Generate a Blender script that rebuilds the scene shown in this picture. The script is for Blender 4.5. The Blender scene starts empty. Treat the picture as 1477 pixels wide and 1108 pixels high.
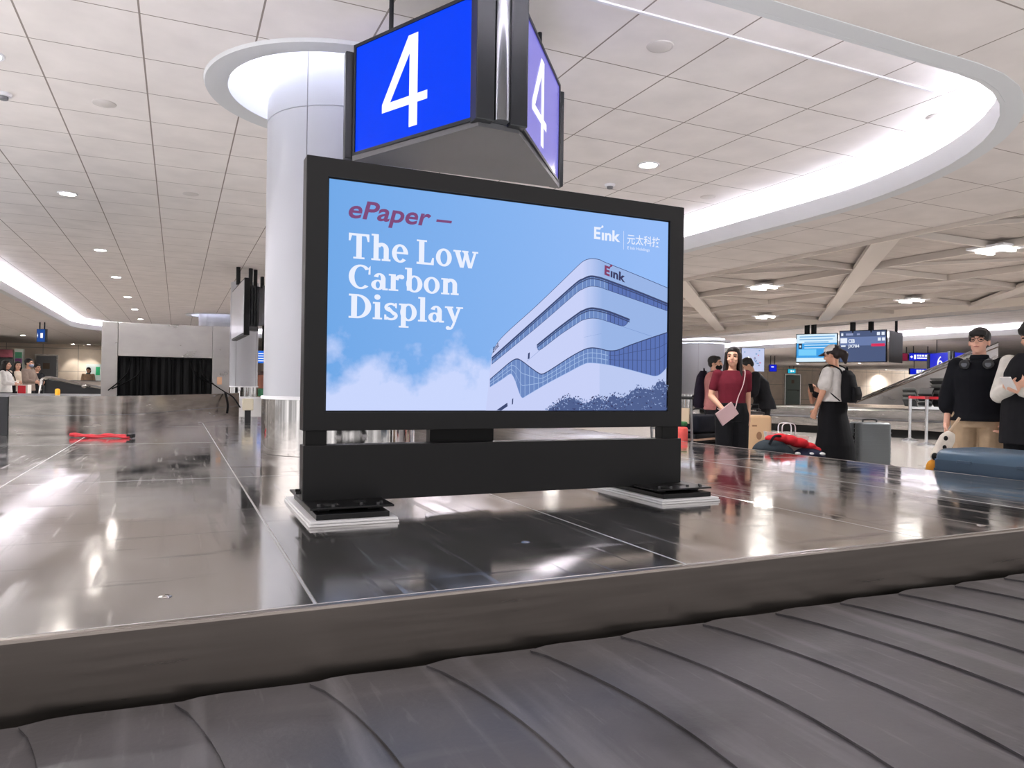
import bpy, bmesh, math, random
from mathutils import Vector, Matrix, Euler
random.seed(7)
SC = bpy.context.scene
COL = SC.collection
R = math.radians

# ------------------------------------------------------------------ camera
def basis(h, p, r):
    f0 = Vector((math.sin(h), math.cos(h), 0)); r0 = Vector((math.cos(h), -math.sin(h), 0)); z = Vector((0, 0, 1))
    f = f0*math.cos(p) + z*math.sin(p); u0 = z*math.cos(p) - f0*math.sin(p)
    return math.cos(r)*r0 + math.sin(r)*u0, -math.sin(r)*r0 + math.cos(r)*u0, f
FPX = 1056.0
FZ = -0.10      # level of the hall floor; the camera looks from 1.10 m above it
CR, CU, CF = basis(R(24.575), 0.0039, 0.0141)
CAM = Vector((0, 0, 1.0))
cd = bpy.data.cameras.new('camera'); cam = bpy.data.objects.new('camera', cd); COL.objects.link(cam)
cd.sensor_width = 36; cd.lens = 36*FPX/1477; cd.clip_start = 0.02; cd.clip_end = 300
m3 = Matrix((CR, CU, -CF)).transposed()
cam.matrix_world = Matrix.Translation(CAM) @ m3.to_4x4()
SC.camera = cam

# ------------------------------------------------------------------ world, exposure
SC.view_settings.view_transform = 'Standard'
SC.view_settings.look = 'None'
SC.view_settings.gamma = 1.0
SC.view_settings.exposure = 0.85
SC.view_settings.use_curve_mapping = False
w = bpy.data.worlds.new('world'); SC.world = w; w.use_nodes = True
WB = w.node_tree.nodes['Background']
# stand-in for the unseen hall, shaped to light ceilings: bright below, dim streaked horizon
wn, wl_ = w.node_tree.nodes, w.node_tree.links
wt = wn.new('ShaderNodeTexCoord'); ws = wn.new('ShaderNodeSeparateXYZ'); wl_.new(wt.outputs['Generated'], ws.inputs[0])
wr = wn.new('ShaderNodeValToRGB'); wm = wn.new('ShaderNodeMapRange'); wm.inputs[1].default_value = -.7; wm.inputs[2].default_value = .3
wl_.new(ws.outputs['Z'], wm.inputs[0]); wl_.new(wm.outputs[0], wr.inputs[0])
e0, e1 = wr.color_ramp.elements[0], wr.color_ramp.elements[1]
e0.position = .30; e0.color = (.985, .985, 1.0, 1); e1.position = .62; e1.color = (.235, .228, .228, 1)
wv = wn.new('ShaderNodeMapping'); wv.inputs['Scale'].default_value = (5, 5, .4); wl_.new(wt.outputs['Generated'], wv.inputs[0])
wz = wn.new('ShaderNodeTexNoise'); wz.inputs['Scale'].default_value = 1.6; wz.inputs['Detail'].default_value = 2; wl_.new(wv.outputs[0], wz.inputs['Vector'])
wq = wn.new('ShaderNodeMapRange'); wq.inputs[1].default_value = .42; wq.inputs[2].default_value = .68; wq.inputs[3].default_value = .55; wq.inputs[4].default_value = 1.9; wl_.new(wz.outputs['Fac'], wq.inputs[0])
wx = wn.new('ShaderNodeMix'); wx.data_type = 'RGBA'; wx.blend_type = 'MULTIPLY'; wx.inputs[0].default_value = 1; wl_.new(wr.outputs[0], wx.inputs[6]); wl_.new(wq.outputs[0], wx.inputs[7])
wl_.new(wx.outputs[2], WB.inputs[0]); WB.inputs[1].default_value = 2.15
COVE = 34.0        # emission of the hidden cove strips
DOWN = 40.0       # emission of the recessed downlights
BEAM = 200.0      # watts thrown down by each of them

GLOW = 2**-0.85     # lit screens and sign faces, so that they show their own colours at this exposure

# ------------------------------------------------------------------ where a point of the photo lies in the hall
def ray(px, py): return CF + CR*((px-738.5)/FPX) - CU*((py-554)/FPX)
def at_d(px, py, d): return CAM + ray(px, py)*d
def at_z(px, py, z):
    r = ray(px, py); return CAM + r*((z-1.0)/r.z)
def at_y(px, py, y):
    r = ray(px, py); return CAM + r*(y/r.y)

# ------------------------------------------------------------------ materials
def lin(c):
    return tuple(((v/255)/12.92 if v/255 <= .04045 else ((v/255+.055)/1.055)**2.4) for v in c)
MATS = {}
def mat(name, col, rough=.6, metal=0.0, spec=.5, emit=None, es=1.0, coat=0.0):
    if name in MATS: return MATS[name]
    m = bpy.data.materials.new(name); m.use_nodes = True
    b = m.node_tree.nodes['Principled BSDF']
    b.inputs['Base Color'].default_value = (*lin(col), 1); b.inputs['Roughness'].default_value = rough
    b.inputs['Metallic'].default_value = metal; b.inputs['Specular IOR Level'].default_value = spec
    b.inputs['Coat Weight'].default_value = coat
    if emit:
        b.inputs['Emission Color'].default_value = (*lin(emit), 1); b.inputs['Emission Strength'].default_value = es
    MATS[name] = m
    return m
def nodes(m): return m.node_tree.nodes, m.node_tree.links, m.node_tree.nodes['Principled BSDF']
def noise_var(m, scale, amt, vec=(1, 1, 1), rough=None, bump=None, detail=4, bscale=None, bdist=.01):
    """vary colour (and roughness) with a stretched noise, optionally bump it"""
    n, l, b = nodes(m)
    tc = n.new('ShaderNodeTexCoord'); mp = n.new('ShaderNodeMapping'); mp.inputs['Scale'].default_value = vec
    l.new(tc.outputs['Object'], mp.inputs[0])
    nz = n.new('ShaderNodeTexNoise'); nz.inputs['Scale'].default_value = scale; nz.inputs['Detail'].default_value = detail
    l.new(mp.outputs[0], nz.inputs['Vector'])
    if amt:
        c = b.inputs['Base Color'].default_value[:3]
        rp = n.new('ShaderNodeValToRGB'); rp.color_ramp.elements[0].position = .3; rp.color_ramp.elements[1].position = .7
        rp.color_ramp.elements[0].color = (*[v*(1-amt) for v in c], 1); rp.color_ramp.elements[1].color = (*[min(1, v*(1+amt)) for v in c], 1)
        l.new(nz.outputs['Fac'], rp.inputs[0]); l.new(rp.outputs[0], b.inputs['Base Color'])
    if rough:
        mr = n.new('ShaderNodeMapRange'); mr.inputs[1].default_value = .3; mr.inputs[2].default_value = .7
        mr.inputs[3].default_value = rough[0]; mr.inputs[4].default_value = rough[1]
        l.new(nz.outputs['Fac'], mr.inputs[0]); l.new(mr.outputs[0], b.inputs['Roughness'])
    if bump:
        src = nz
        if bscale:
            src = n.new('ShaderNodeTexNoise'); src.inputs['Scale'].default_value = bscale; src.inputs['Detail'].default_value = 2
            l.new(mp.outputs[0], src.inputs['Vector'])
        bp = n.new('ShaderNodeBump'); bp.inputs['Strength'].default_value = bump; bp.inputs['Distance'].default_value = bdist
        l.new(src.outputs['Fac'], bp.inputs['Height']); l.new(bp.outputs[0], b.inputs['Normal'])
    return m
def scratches(m, col, amt, scale, vec, rot=0, lo=.62, hi=.70, rough=None):
    """thin worn streaks that keep to the surface"""
    n, l, b = nodes(m)
    tc = n.new('ShaderNodeTexCoord'); mp = n.new('ShaderNodeMapping'); mp.inputs['Scale'].default_value = vec; mp.inputs['Rotation'].default_value = (0, 0, rot)
    l.new(tc.outputs['Object'], mp.inputs[0])
    nz = n.new('ShaderNodeTexNoise'); nz.inputs['Scale'].default_value = scale; nz.inputs['Detail'].default_value = 5; l.new(mp.outputs[0], nz.inputs['Vector'])
    mr = n.new('ShaderNodeMapRange'); mr.inputs[1].default_value = lo; mr.inputs[2].default_value = hi; mr.inputs[3].default_value = 0; mr.inputs[4].default_value = amt; l.new(nz.outputs['Fac'], mr.inputs[0])
    if col:
        old = b.inputs['Base Color'].links[0].from_socket if b.inputs['Base Color'].links else None
        mx = n.new('ShaderNodeMix'); mx.data_type = 'RGBA'; l.new(mr.outputs[0], mx.inputs[0])
        if old: l.new(old, mx.inputs[6])
        else: mx.inputs[6].default_value = b.inputs['Base Color'].default_value
        mx.inputs[7].default_value = (*lin(col), 1); l.new(mx.outputs[2], b.inputs['Base Color'])
    if rough:
        old = b.inputs['Roughness'].links[0].from_socket if b.inputs['Roughness'].links else None
        mx = n.new('ShaderNodeMix'); mx.data_type = 'FLOAT'; l.new(mr.outputs[0], mx.inputs[0])
        if old: l.new(old, mx.inputs[2])
        else: mx.inputs[2].default_value = b.inputs['Roughness'].default_value
        mx.inputs[3].default_value = rough; l.new(mx.outputs[0], b.inputs['Roughness'])
    return m
def grid_mat(name, col, line, px, py, ox, oy, wx, wy, rough=.8, axes='XY', streak=True):
    """square panels with thin joints, laid out in world metres"""
    m = mat(name, col, rough); n, l, b = nodes(m)
    tc = n.new('ShaderNodeTexCoord'); sp = n.new('ShaderNodeSeparateXYZ'); l.new(tc.outputs['Object'], sp.inputs[0])
    outs = []
    for ax, p, o, wd in ((axes[0], px, ox, wx), (axes[1], py, oy, wy)):
        a = n.new('ShaderNodeMath'); a.operation = 'SUBTRACT'; a.inputs[1].default_value = o - p/2
        l.new(sp.outputs[ax], a.inputs[0])
        fl = n.new('ShaderNodeMath'); fl.operation = 'FLOORED_MODULO'; fl.inputs[1].default_value = p; l.new(a.outputs[0], fl.inputs[0])
        s = n.new('ShaderNodeMath'); s.operation = 'SUBTRACT'; s.inputs[1].default_value = p/2; l.new(fl.outputs[0], s.inputs[0])
        ab = n.new('ShaderNodeMath'); ab.operation = 'ABSOLUTE'; l.new(s.outputs[0], ab.inputs[0])
        lt = n.new('ShaderNodeMath'); lt.operation = 'LESS_THAN'; lt.inputs[1].default_value = wd; l.new(ab.outputs[0], lt.inputs[0])
        outs.append(lt)
    mx = n.new('ShaderNodeMath'); mx.operation = 'MAXIMUM'; l.new(outs[0].outputs[0], mx.inputs[0]); l.new(outs[1].outputs[0], mx.inputs[1])
    nz = n.new('ShaderNodeTexNoise'); nz.inputs['Scale'].default_value = 3; nz.inputs['Detail'].default_value = 6; l.new(tc.outputs['Object'], nz.inputs['Vector'])
    rp = n.new('ShaderNodeValToRGB'); c = lin(col)
    rp.color_ramp.elements[0].position = .3; rp.color_ramp.elements[1].position = .7
    rp.color_ramp.elements[0].color = (*[v*.93 for v in c], 1); rp.color_ramp.elements[1].color = (*[v*1.05 for v in c], 1)
    l.new(nz.outputs['Fac'], rp.inputs[0])
    mc = n.new('ShaderNodeMix'); mc.data_type = 'RGBA'; l.new(mx.outputs[0], mc.inputs[0]); l.new(rp.outputs[0], mc.inputs[6]); mc.inputs[7].default_value = (*lin(line), 1)
    l.new(mc.outputs[2], b.inputs['Base Color'])
    return m

# ------------------------------------------------------------------ mesh building
class MB:
    def __init__(s): s.v = []; s.f = []; s.m = []
    def add(s, vs, fs, mi=0):
        o = len(s.v); s.v += [tuple(v) for v in vs]; s.f += [tuple(i+o for i in f) for f in fs]; s.m += [mi]*len(fs); return s
    def boxm(s, M, sx, sy, sz, mi=0):
        vs = [M @ Vector((x*sx/2, y*sy/2, z*sz/2)) for z in (-1, 1) for y in (-1, 1) for x in (-1, 1)]
        return s.add(vs, [(0, 2, 3, 1), (4, 5, 7, 6), (0, 1, 5, 4), (2, 6, 7, 3), (0, 4, 6, 2), (1, 3, 7, 5)], mi)
    def box(s, x0, x1, y0, y1, z0, z1, mi=0):
        return s.boxm(Matrix.Translation(((x0+x1)/2, (y0+y1)/2, (z0+z1)/2)), x1-x0, y1-y0, z1-z0, mi)
    def bar(s, p0, p1, wd, ht, mi=0):
        p0 = Vector(p0); p1 = Vector(p1); d = p1-p0; x = d.normalized()
        y = Vector((0, 0, 1)).cross(x)
        y = y.normalized() if y.length > 1e-4 else Vector((0, 1, 0))
        z = x.cross(y); M = Matrix((x, y, z)).transposed().to_4x4(); M.translation = (p0+p1)/2
        return s.boxm(M, d.length, wd, ht, mi)
    def tube(s, pts, r, n=8, mi=0, flat=1.0):
        pts = [Vector(p) for p in pts]; k = len(pts); rs = r if isinstance(r, (list, tuple)) else [r]*k
        vs = []; up = None
        for i, p in enumerate(pts):
            t = (pts[min(i+1, k-1)] - pts[max(i-1, 0)]).normalized()
            if up is None:
                a = Vector((0, 0, 1)) if abs(t.z) < .9 else Vector((1, 0, 0))
                up = (a - t*a.dot(t)).normalized()
            else:
                q = up - t*up.dot(t); up = q.normalized() if q.length > 1e-6 else up
            sd = t.cross(up)
            for j in range(n):
                a = 2*math.pi*j/n; vs.append(p + up*(math.sin(a)*rs[i]*flat) + sd*(math.cos(a)*rs[i]))
        fs = [(i*n+j, i*n+(j+1) % n, (i+1)*n+(j+1) % n, (i+1)*n+j) for i in range(k-1) for j in range(n)]
        fs += [tuple(range(n-1, -1, -1)), tuple(range((k-1)*n, k*n))]
        return s.add(vs, fs, mi)
    def cyl(s, p0, p1, r0, r1=None, n=24, mi=0): return s.tube([p0, p1], [r0, r0 if r1 is None else r1], n, mi)
    def lathe(s, prof, c=(0, 0, 0), n=48, mi=0):
        vs = [(c[0]+r*math.cos(2*math.pi*j/n), c[1]+r*math.sin(2*math.pi*j/n), c[2]+z) for r, z in prof for j in range(n)]
        k = len(prof)
        return s.add(vs, [(i*n+j, i*n+(j+1) % n, (i+1)*n+(j+1) % n, (i+1)*n+j) for i in range(k-1) for j in range(n)], mi)
    def ell(s, c, r, M=None, nu=16, nv=10, mi=0):
        c = Vector(c); r = (r, r, r) if not isinstance(r, (list, tuple)) else r; vs = []
        M = M or Matrix.Identity(3)
        for i in range(1, nv):
            t = math.pi*i/nv
            for j in range(nu):
                a = 2*math.pi*j/nu; vs.append(c + M @ Vector((r[0]*math.sin(t)*math.cos(a), r[1]*math.sin(t)*math.sin(a), r[2]*math.cos(t))))
        top = len(vs); vs.append(c + M @ Vector((0, 0, r[2]))); vs.append(c - M @ Vector((0, 0, r[2])))
        fs = [(i*nu+j, (i+1)*nu+j, (i+1)*nu+(j+1) % nu, i*nu+(j+1) % nu) for i in range(nv-2) for j in range(nu)]
        fs += [(top, j, (j+1) % nu) for j in range(nu)] + [(top+1, (nv-2)*nu+(j+1) % nu, (nv-2)*nu+j) for j in range(nu)]
        return s.add(vs, fs, mi)
    def prism(s, poly, z0, z1, mi=0):
        n = len(poly); vs = [(x, y, z0) for x, y in poly] + [(x, y, z1) for x, y in poly]
        return s.add(vs, [tuple(range(n-1, -1, -1)), tuple(range(n, 2*n))] + [(i, (i+1) % n, n+(i+1) % n, n+i) for i in range(n)], mi)
    def wall(s, loop, z0, z1, t, closed=True, mi=0):
        """upright band along a plan path; t = thickness to the outside (path runs counter-clockwise)"""
        lp = [Vector((x, y)) for x, y in loop]; n = len(lp); out = []
        for i in range(n):
            a = lp[i-1] if (closed or i) else lp[i]; b = lp[(i+1) % n] if (closed or i < n-1) else lp[i]
            d = (b-a).normalized(); out.append(lp[i] + Vector((d.y, -d.x))*t)
        vs = []
        for i in range(n): vs += [(lp[i].x, lp[i].y, z0), (out[i].x, out[i].y, z0), (out[i].x, out[i].y, z1), (lp[i].x, lp[i].y, z1)]
        fs = []
        for i in range(n if closed else n-1):
            a = i*4; b = ((i+1) % n)*4
            for q in range(4): fs.append((a+q, a+(q+1) % 4, b+(q+1) % 4, b+q))
        if not closed: fs += [(0, 1, 2, 3), ((n-1)*4+3, (n-1)*4+2, (n-1)*4+1, (n-1)*4)]
        return s.add(vs, fs, mi)
    def build(s, name, mats, parent=None, smooth=False, bevel=0, local=False, loc=None):
        me = bpy.data.meshes.new(name)
        off = Vector((0, 0, 0))
        if parent is not None and not local:
            q = parent
            while q is not None: off += q.location; q = q.parent
        if loc is not None: off += Vector(loc)
        me.from_pydata([tuple(Vector(v)-off) for v in s.v], [], s.f)
        for m in (mats if isinstance(mats, (list, tuple)) else [mats]): me.materials.append(m)
        me.polygons.foreach_set('material_index', s.m)
        me.update()
        bm = bmesh.new(); bm.from_mesh(me); bmesh.ops.recalc_face_normals(bm, faces=bm.faces); bm.to_mesh(me); bm.free()
        o = bpy.data.objects.new(name, me); COL.objects.link(o)
        if smooth:
            me.polygons.foreach_set('use_smooth', [True]*len(me.polygons))
            try: me.set_sharp_from_angle(angle=R(40))
            except Exception: pass
        if bevel:
            b = o.modifiers.new('bevel', 'BEVEL'); b.width = bevel; b.segments = 2; b.limit_method = 'ANGLE'; b.angle_limit = R(35)
        if loc is not None and parent is None: o.location = loc
        if parent is not None: o.parent = parent
        return o
def tag(o, label=None, cat=None, group=None, kind=None):
    if label: o['label'] = label
    if cat: o['category'] = cat
    if group: o['group'] = group
    if kind: o['kind'] = kind
    return o
def thing(name, label, cat, loc=(0, 0, 0), rz=0, group=None):
    o = bpy.data.objects.new(name, None); o.empty_display_size = .1; COL.objects.link(o)
    o.location = loc; o.rotation_euler = (0, 0, rz)
    return tag(o, label, cat, group)
def copy_tree(o, loc=None, rz=None, label=None, parent=None):
    c = o.copy(); COL.objects.link(c)
    if parent is not None: c.parent = parent
    if loc is not None: c.location = loc
    if rz is not None: c.rotation_euler = (0, 0, rz)
    if label: c['label'] = label
    for ch in list(o.children): copy_tree(ch, parent=c)
    return c
def sheet(name, outer, holes, z, m):
    bm = bmesh.new(); es = []
    for lp in [outer]+holes:
        vs = [bm.verts.new((x, y, z)) for x, y in lp]
        es += [bm.edges.new((vs[i], vs[(i+1) % len(vs)])) for i in range(len(vs))]
    bmesh.ops.triangle_fill(bm, use_beauty=True, use_dissolve=False, edges=es, normal=(0, 0, -1))
    me = bpy.data.meshes.new(name); bm.to_mesh(me); bm.free(); me.materials.append(m)
    o = bpy.data.objects.new(name, me); COL.objects.link(o); o['kind'] = 'structure'
    return o
def rr(x0, x1, y0, y1, rx, ry, o=0, n=14):
    pts = []
    for cx, cy, a0 in ((x1-rx, y1-ry, 0), (x0+rx, y1-ry, 90), (x0+rx, y0+ry, 180), (x1-rx, y0+ry, 270)):
        for i in range(n+1):
            a = R(a0+90*i/n); pts.append((cx+(rx+o)*math.cos(a), cy+(ry+o)*math.sin(a)))
    return pts
def circ(cx, cy, r, n=64): return [(cx+r*math.cos(2*math.pi*i/n), cy+r*math.sin(2*math.pi*i/n)) for i in range(n)]
def struct(o, kind='structure'): o['kind'] = kind; return o
def smooth_path(pts, k=6):
    out = []; P = [Vector(p) for p in pts]
    for i in range(len(P)-1):
        a = P[max(i-1, 0)]; b = P[i]; c = P[i+1]; d = P[min(i+2, len(P)-1)]
        for j in range(k):
            t = j/k; out.append(.5*((2*b)+(c-a)*t+(2*a-5*b+4*c-d)*t*t+(3*b-a-3*c+d)*t**3))
    out.append(P[-1]); return out
def text_polys(body, shear=0, offset=0):
    """glyph outlines of the built-in font as (verts, faces), unit size"""
    cu = bpy.data.curves.new('t', 'FONT'); cu.body = body; cu.shear = shear; cu.offset = offset; cu.resolution_u = 4; cu.fill_mode = 'FRONT'
    o = bpy.data.objects.new('t', cu); COL.objects.link(o)
    dg = bpy.context.evaluated_depsgraph_get(); dg.update()
    me = bpy.data.meshes.new_from_object(o.evaluated_get(dg))
    vs = [tuple(v.co) for v in me.vertices]; fs = [tuple(p.vertices) for p in me.polygons]
    bpy.data.objects.remove(o); bpy.data.curves.remove(cu); bpy.data.meshes.remove(me)
    return vs, fs
def put_text(mb, body, x0, x1, y0, y1, fn, mi=0, shear=0, offset=0, fit_h=None):
    """fit the word's bounding box into x0..x1, y0..y1 and map each point with fn(x, y)"""
    vs, fs = text_polys(body, shear, offset)
    if not vs: return
    ax = min(v[0] for v in vs); bx = max(v[0] for v in vs); ay = min(v[1] for v in vs); by = max(v[1] for v in vs)
    mb.add([fn(x0+(v[0]-ax)/(bx-ax)*(x1-x0), y0+(v[1]-ay)/(by-ay)*(y1-y0)) for v in vs], fs, mi)
# ================================================================== the hall
ZR, ZL = 3.25, 2.907          # raised and lower ceiling
TILE = .683
M_tile = grid_mat('ceiling_tile', (228, 222, 219), (138, 128, 121), TILE, TILE, -.243, 4.335, .006, .005)
M_low = grid_mat('low_ceiling', (206, 198, 193), (128, 118, 110), 1.37, TILE, 8.1, 4.3, .005, .005)
M_low2 = mat('ceiling_paint', (214, 205, 196), .8)
M_white = mat('white_paint', (226, 226, 230), .55)
M_fascia = mat('fascia_white', (196, 197, 198), .6)
M_led = mat('cove_led', (255, 255, 255), .5, emit=(238, 240, 255), es=COVE)
M_down = mat('downlight_lens', (255, 255, 255), .5, emit=(255, 248, 240), es=DOWN)
M_floor = noise_var(mat('hall_floor', (170, 163, 157), .16), 2, .06)
M_wallb = grid_mat('wall_panels', (232, 216, 198), (160, 148, 134), 1.6, 1.2, 0, .3, .012, .012, axes='XZ')
M_col = mat('column_white', (172, 174, 180), .32)
M_chrome = noise_var(mat('mirror_steel', (205, 203, 202), .06, 1.0), 6, .08, (1, 1, .15), bump=.12, bscale=5, bdist=.006)
M_groove = mat('groove', (120, 120, 124), .6)
M_dark = mat('dark_metal', (40, 41, 44), .42, .3)
M_black = mat('black_plastic', (8, 8, 9), .45, 0, .25)

fl = MB(); fl.add([(5.5, -1.2, FZ), (60, -1.2, FZ), (60, 45.2, FZ), (5.5, 45.2, FZ), (5.5, 11.9, FZ), (-30, 11.9, FZ), (-30, 45.2, FZ)], [(0, 1, 2, 3, 4), (4, 3, 6, 5)]); struct(fl.build('floor', M_floor))  # left open under the carousel so world light reaches the ceiling
wb = MB(); wb.box(-30, 60, 45, 45.2, FZ, 3.3); struct(wb.build('wall_back', M_wallb))

A = dict(x0=-3.4, x1=6.28, y0=2.865, y1=32.3, rx=2.1, ry=3.1)      # the raised ceiling over this carousel
B = dict(x0=17.4, x1=24.4, y0=2.0, y1=40.0, rx=2.0, ry=2.0)        # the next one beyond the bulkhead
LX0, LX1, LY0, LY1 = 7.93, 16.1, -1.0, 42.0                         # the lattice bay between them
low = sheet('ceiling', [(-30, -1.2), (60, -1.2), (60, 45.2), (-30, 45.2)],
      [rr(o=.03, **A)[::-1], rr(o=.03, **B)[::-1], [(LX0, LY0), (LX0, LY1), (LX1, LY1), (LX1, LY0)]], ZL, M_low)
RINGS = [(1.17, 5.81), (1.24, 26.5)]
sheet('ceiling', rr(o=.4, **A), [circ(x, y, .96)[::-1] for x, y in RINGS], ZR, M_tile)
sheet('ceiling', rr(o=.4, **B), [], ZR, M_tile)
for i, Q in enumerate((A, B)):
    t = MB(); t.wall(rr(o=0, **Q), ZL-.006, 3.085, .03); t.wall(rr(o=.031, **Q), ZL-.006, ZL-.001, .11)
    tr = struct(t.build('trim_%d' % (i+1), M_fascia, smooth=True))
    b = MB(); b.wall(rr(o=.4, **Q), ZL+.004, ZR+.02, .02); b.build('trough_back', M_white, tr)
    s = MB(); s.wall(rr(o=.14, **Q), 3.035, 3.06, .05); s.build('light_strip', M_led, tr)
# white strip added for the line of light leaking along a panel joint
js = MB(); js.box(-2.9, 5.9, 3.645, 3.665, ZR-.012, ZR-.001); struct(js.build('trim_3', M_white))
# lattice bay: upper panels, upstands, beams
M_bay = grid_mat('bay_panels', (178, 169, 163), (140, 130, 120), 2.04, .35, 7.93, 0, .004, .003)
M_beam = mat('beam_paint', (196, 188, 181), .7)
b = MB(); b.add([(LX0, LY0, ZL+.13), (LX1, LY0, ZL+.13), (LX1, LY1, ZL+.13), (LX0, LY1, ZL+.13)], [(0, 1, 2, 3)]); struct(b.build('ceiling', M_bay))
b = MB(); b.wall([(LX0, LY0), (LX1, LY0), (LX1, LY1), (LX0, LY1)], ZL-.05, ZL+.14, .03); struct(b.build('trim_4', M_low2))
GX = [7.93, 9.96, 12.05, 14.0, 16.1]; GY = [1.6, 3.95, 6.24, 8.37, 10.5, 12.57, 14.7, 16.8, 18.9, 21.0, 23.1, 25.2, 27.3]
nb = 0
for x in GX[1:-1]:
    b = MB(); b.bar((x, LY0, ZL+.075), (x, LY1, ZL+.075), .05, .10); struct(b.build('beam', M_beam))
for y in GY:
    b = MB(); b.bar((LX0, y, ZL+.08), (LX1, y, ZL+.08), .045, .09); struct(b.build('beam', M_beam))
for k in range(-2, 11, 2):       # broad diagonal beams
    p = []
    for i in range(5):
        j = k+i
        if 0 <= j < len(GY): p.append((GX[i], GY[j], ZL+.05))
    if len(p) > 1:
        b = MB(); b.bar(p[0], p[-1], .30, .06); struct(b.build('beam', M_beam))
for k in range(2, 13, 2):        # slim counter diagonals
    p = [(GX[i], GY[k-i], ZL+.09) for i in range(5) if 0 <= k-i < len(GY)]
    if len(p) > 1:
        b = MB(); b.bar(p[0], p[-1], .05, .045); struct(b.build('beam', M_beam))
e = MB()
for j in range(2, 8): e.box(LX0-.02, LX0+.25, GY[j]+.5, GY[j+1]-.3, ZL+.02, ZL+.12)
struct(e.build('trim_5', M_beam))

# recessed lamps
def throw(x, y, z, k=1.0):
    if k == 0: return
    if y > 44.3: return
    ld = bpy.data.lights.new('lamp_beam', 'SPOT'); ld.energy = BEAM*k; ld.spot_size = R(140); ld.spot_blend = .7; ld.shadow_soft_size = .08; ld.color = (1, .985, .975)
    o = bpy.data.objects.new('lamp_beam', ld); COL.objects.link(o); o.location = (x, y, z)
def downlight(x, y, z, label, group, k=1.0):
    t = thing('downlight', label, 'ceiling light', (x, y, z), group=group)
    a = MB(); a.lathe([(.085, -.001), (.085, -.006), (.001, -.006)], (x, y, z)); a.build('lens', M_down, t)
    a = MB(); a.lathe([(.086, -.001), (.086, -.010), (.105, -.010), (.112, -.001)], (x, y, z)); a.build('bezel', M_white, t, smooth=True)
    throw(x, y, z-.03, k)
    return t
ordn = ['nearest', 'second', 'third', 'fourth', 'fifth', 'sixth', 'seventh']
for i, y in enumerate((6.11, 10.23, 14.35, 17.9, 21.95, 25.6, 29.5)):
    downlight(-1.23, y, ZR, 'round white recessed downlight, %s in the row running over the baggage chute' % ordn[i], 'downlights in the row over the chute')
for i, y in enumerate((6.12, 10.23, 14.35, 18.1)):
    downlight(4.27, y, ZR, 'round white recessed downlight, %s in the row behind the numbered hanging sign' % ordn[i], 'downlights in the row behind the sign')
k = 0
for x in (-9, -6):
    for y in (22, 27, 32, 37):
        downlight(x, y, ZL, 'round downlight in the dim ceiling above the queue, %s%s' % (ordn[k % 4], ' of the outer row' if x == -9 else ' of the inner row'), 'downlights over the queue'); k += 1
for i, (px, py, z) in enumerate(((1297, 490, ZL), (1460, 481, ZL), (1072, 508, ZL), (1278, 534, ZL), (1240, 524, ZL), (1150, 531, ZL), (1005, 505, ZL))):
    p = at_z(px, py, z)
    near_wall = p.y > 36
    if p.y > 44.3: p = at_y(px, py, 40.0 - i*.3)
    if B['x0']-.6 < p.x < B['x1']+.6 and p.y < B['y1']+.6: z = ZR; p = at_z(px, py, z); p.x = min(max(p.x, 18.2), 23.6); p.y = min(p.y, 38.5)
    ds = ['to the right of the hanging flight screens', 'above the man wearing headphones', 'over the man in the black jacket', 'right of and below the flight screens',
          'just below the flight screens', 'above the exit sign', 'over the white column by the queue'][i]
    downlight(p.x, p.y, z, 'small round downlight in the far ceiling, %s' % ds, 'far downlights', 1.6 if near_wall else 4.0)
M_disc = mat('speaker_grille', (206, 200, 196), .7)
for (x, y, ds) in ((-.57, 6.77, 'nearer of the two left of the white column'), (.115, 9.55, 'smaller looking one beside the column edge'), (2.85, 3.97, 'one straight above the advert screen'), (5.6, 3.98, 'one close to the rounded cove end'), (5.6, 6.82, 'one low above the bright cove')):
    t = thing('ceiling_speaker', 'flat round grey ceiling speaker, ' + ds, 'speaker', (x, y, ZR), group='round ceiling speakers')
    a = MB(); a.lathe([(.001, -.012), (.07, -.012), (.078, -.008), (.078, -.001)], (x, y, ZR)); a.build('grille', M_disc, t, smooth=True)
    a = MB(); a.lathe([(.079, -.001), (.079, -.009), (.086, -.007), (.09, -.001)], (x, y, ZR)); a.build('rim', M_disc, t, smooth=True)
for (x, y, ds) in ((-1.275, 6.9, 'near the nearest downlight'), (4.31, 6.9, 'above the top edge of the advert screen')):
    t = thing('smoke_detector', 'small white ceiling smoke detector ' + ds, 'smoke detector', (x, y, ZR), group='smoke detectors')
    a = MB(); a.lathe([(.001, -.05), (.03, -.05), (.035, -.04), (.035, -.025)], (x, y, ZR), 20); a.build('sensor', M_groove, t, smooth=True)
    a = MB(); a.lathe([(.034, -.026), (.055, -.022), (.06, -.001)], (x, y, ZR), 24); a.build('base', M_white, t, smooth=True)
M_tl = mat('bay_lamp', (255, 255, 255), .5, emit=(255, 250, 242), es=9)
def bay_lamp(x, y, ds):
    t = thing('bay_light', 'twin spot lamp on the lattice ceiling, ' + ds, 'ceiling light', (x, y, ZL), group='lattice ceiling lamps')
    a = MB(); a.box(x-.16, x+.16, y-.17, y-.11, ZL-.01, ZL+.03); a.build('lens', M_tl, t)
    a = MB(); a.box(x-.16, x+.16, y+.11, y+.17, ZL-.01, ZL+.03); a.build('lens', M_tl, t)
    a = MB(); a.box(x-.24, x+.24, y-.25, y+.25, ZL+.031, ZL+.06); a.build('housing', M_white, t)
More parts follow.
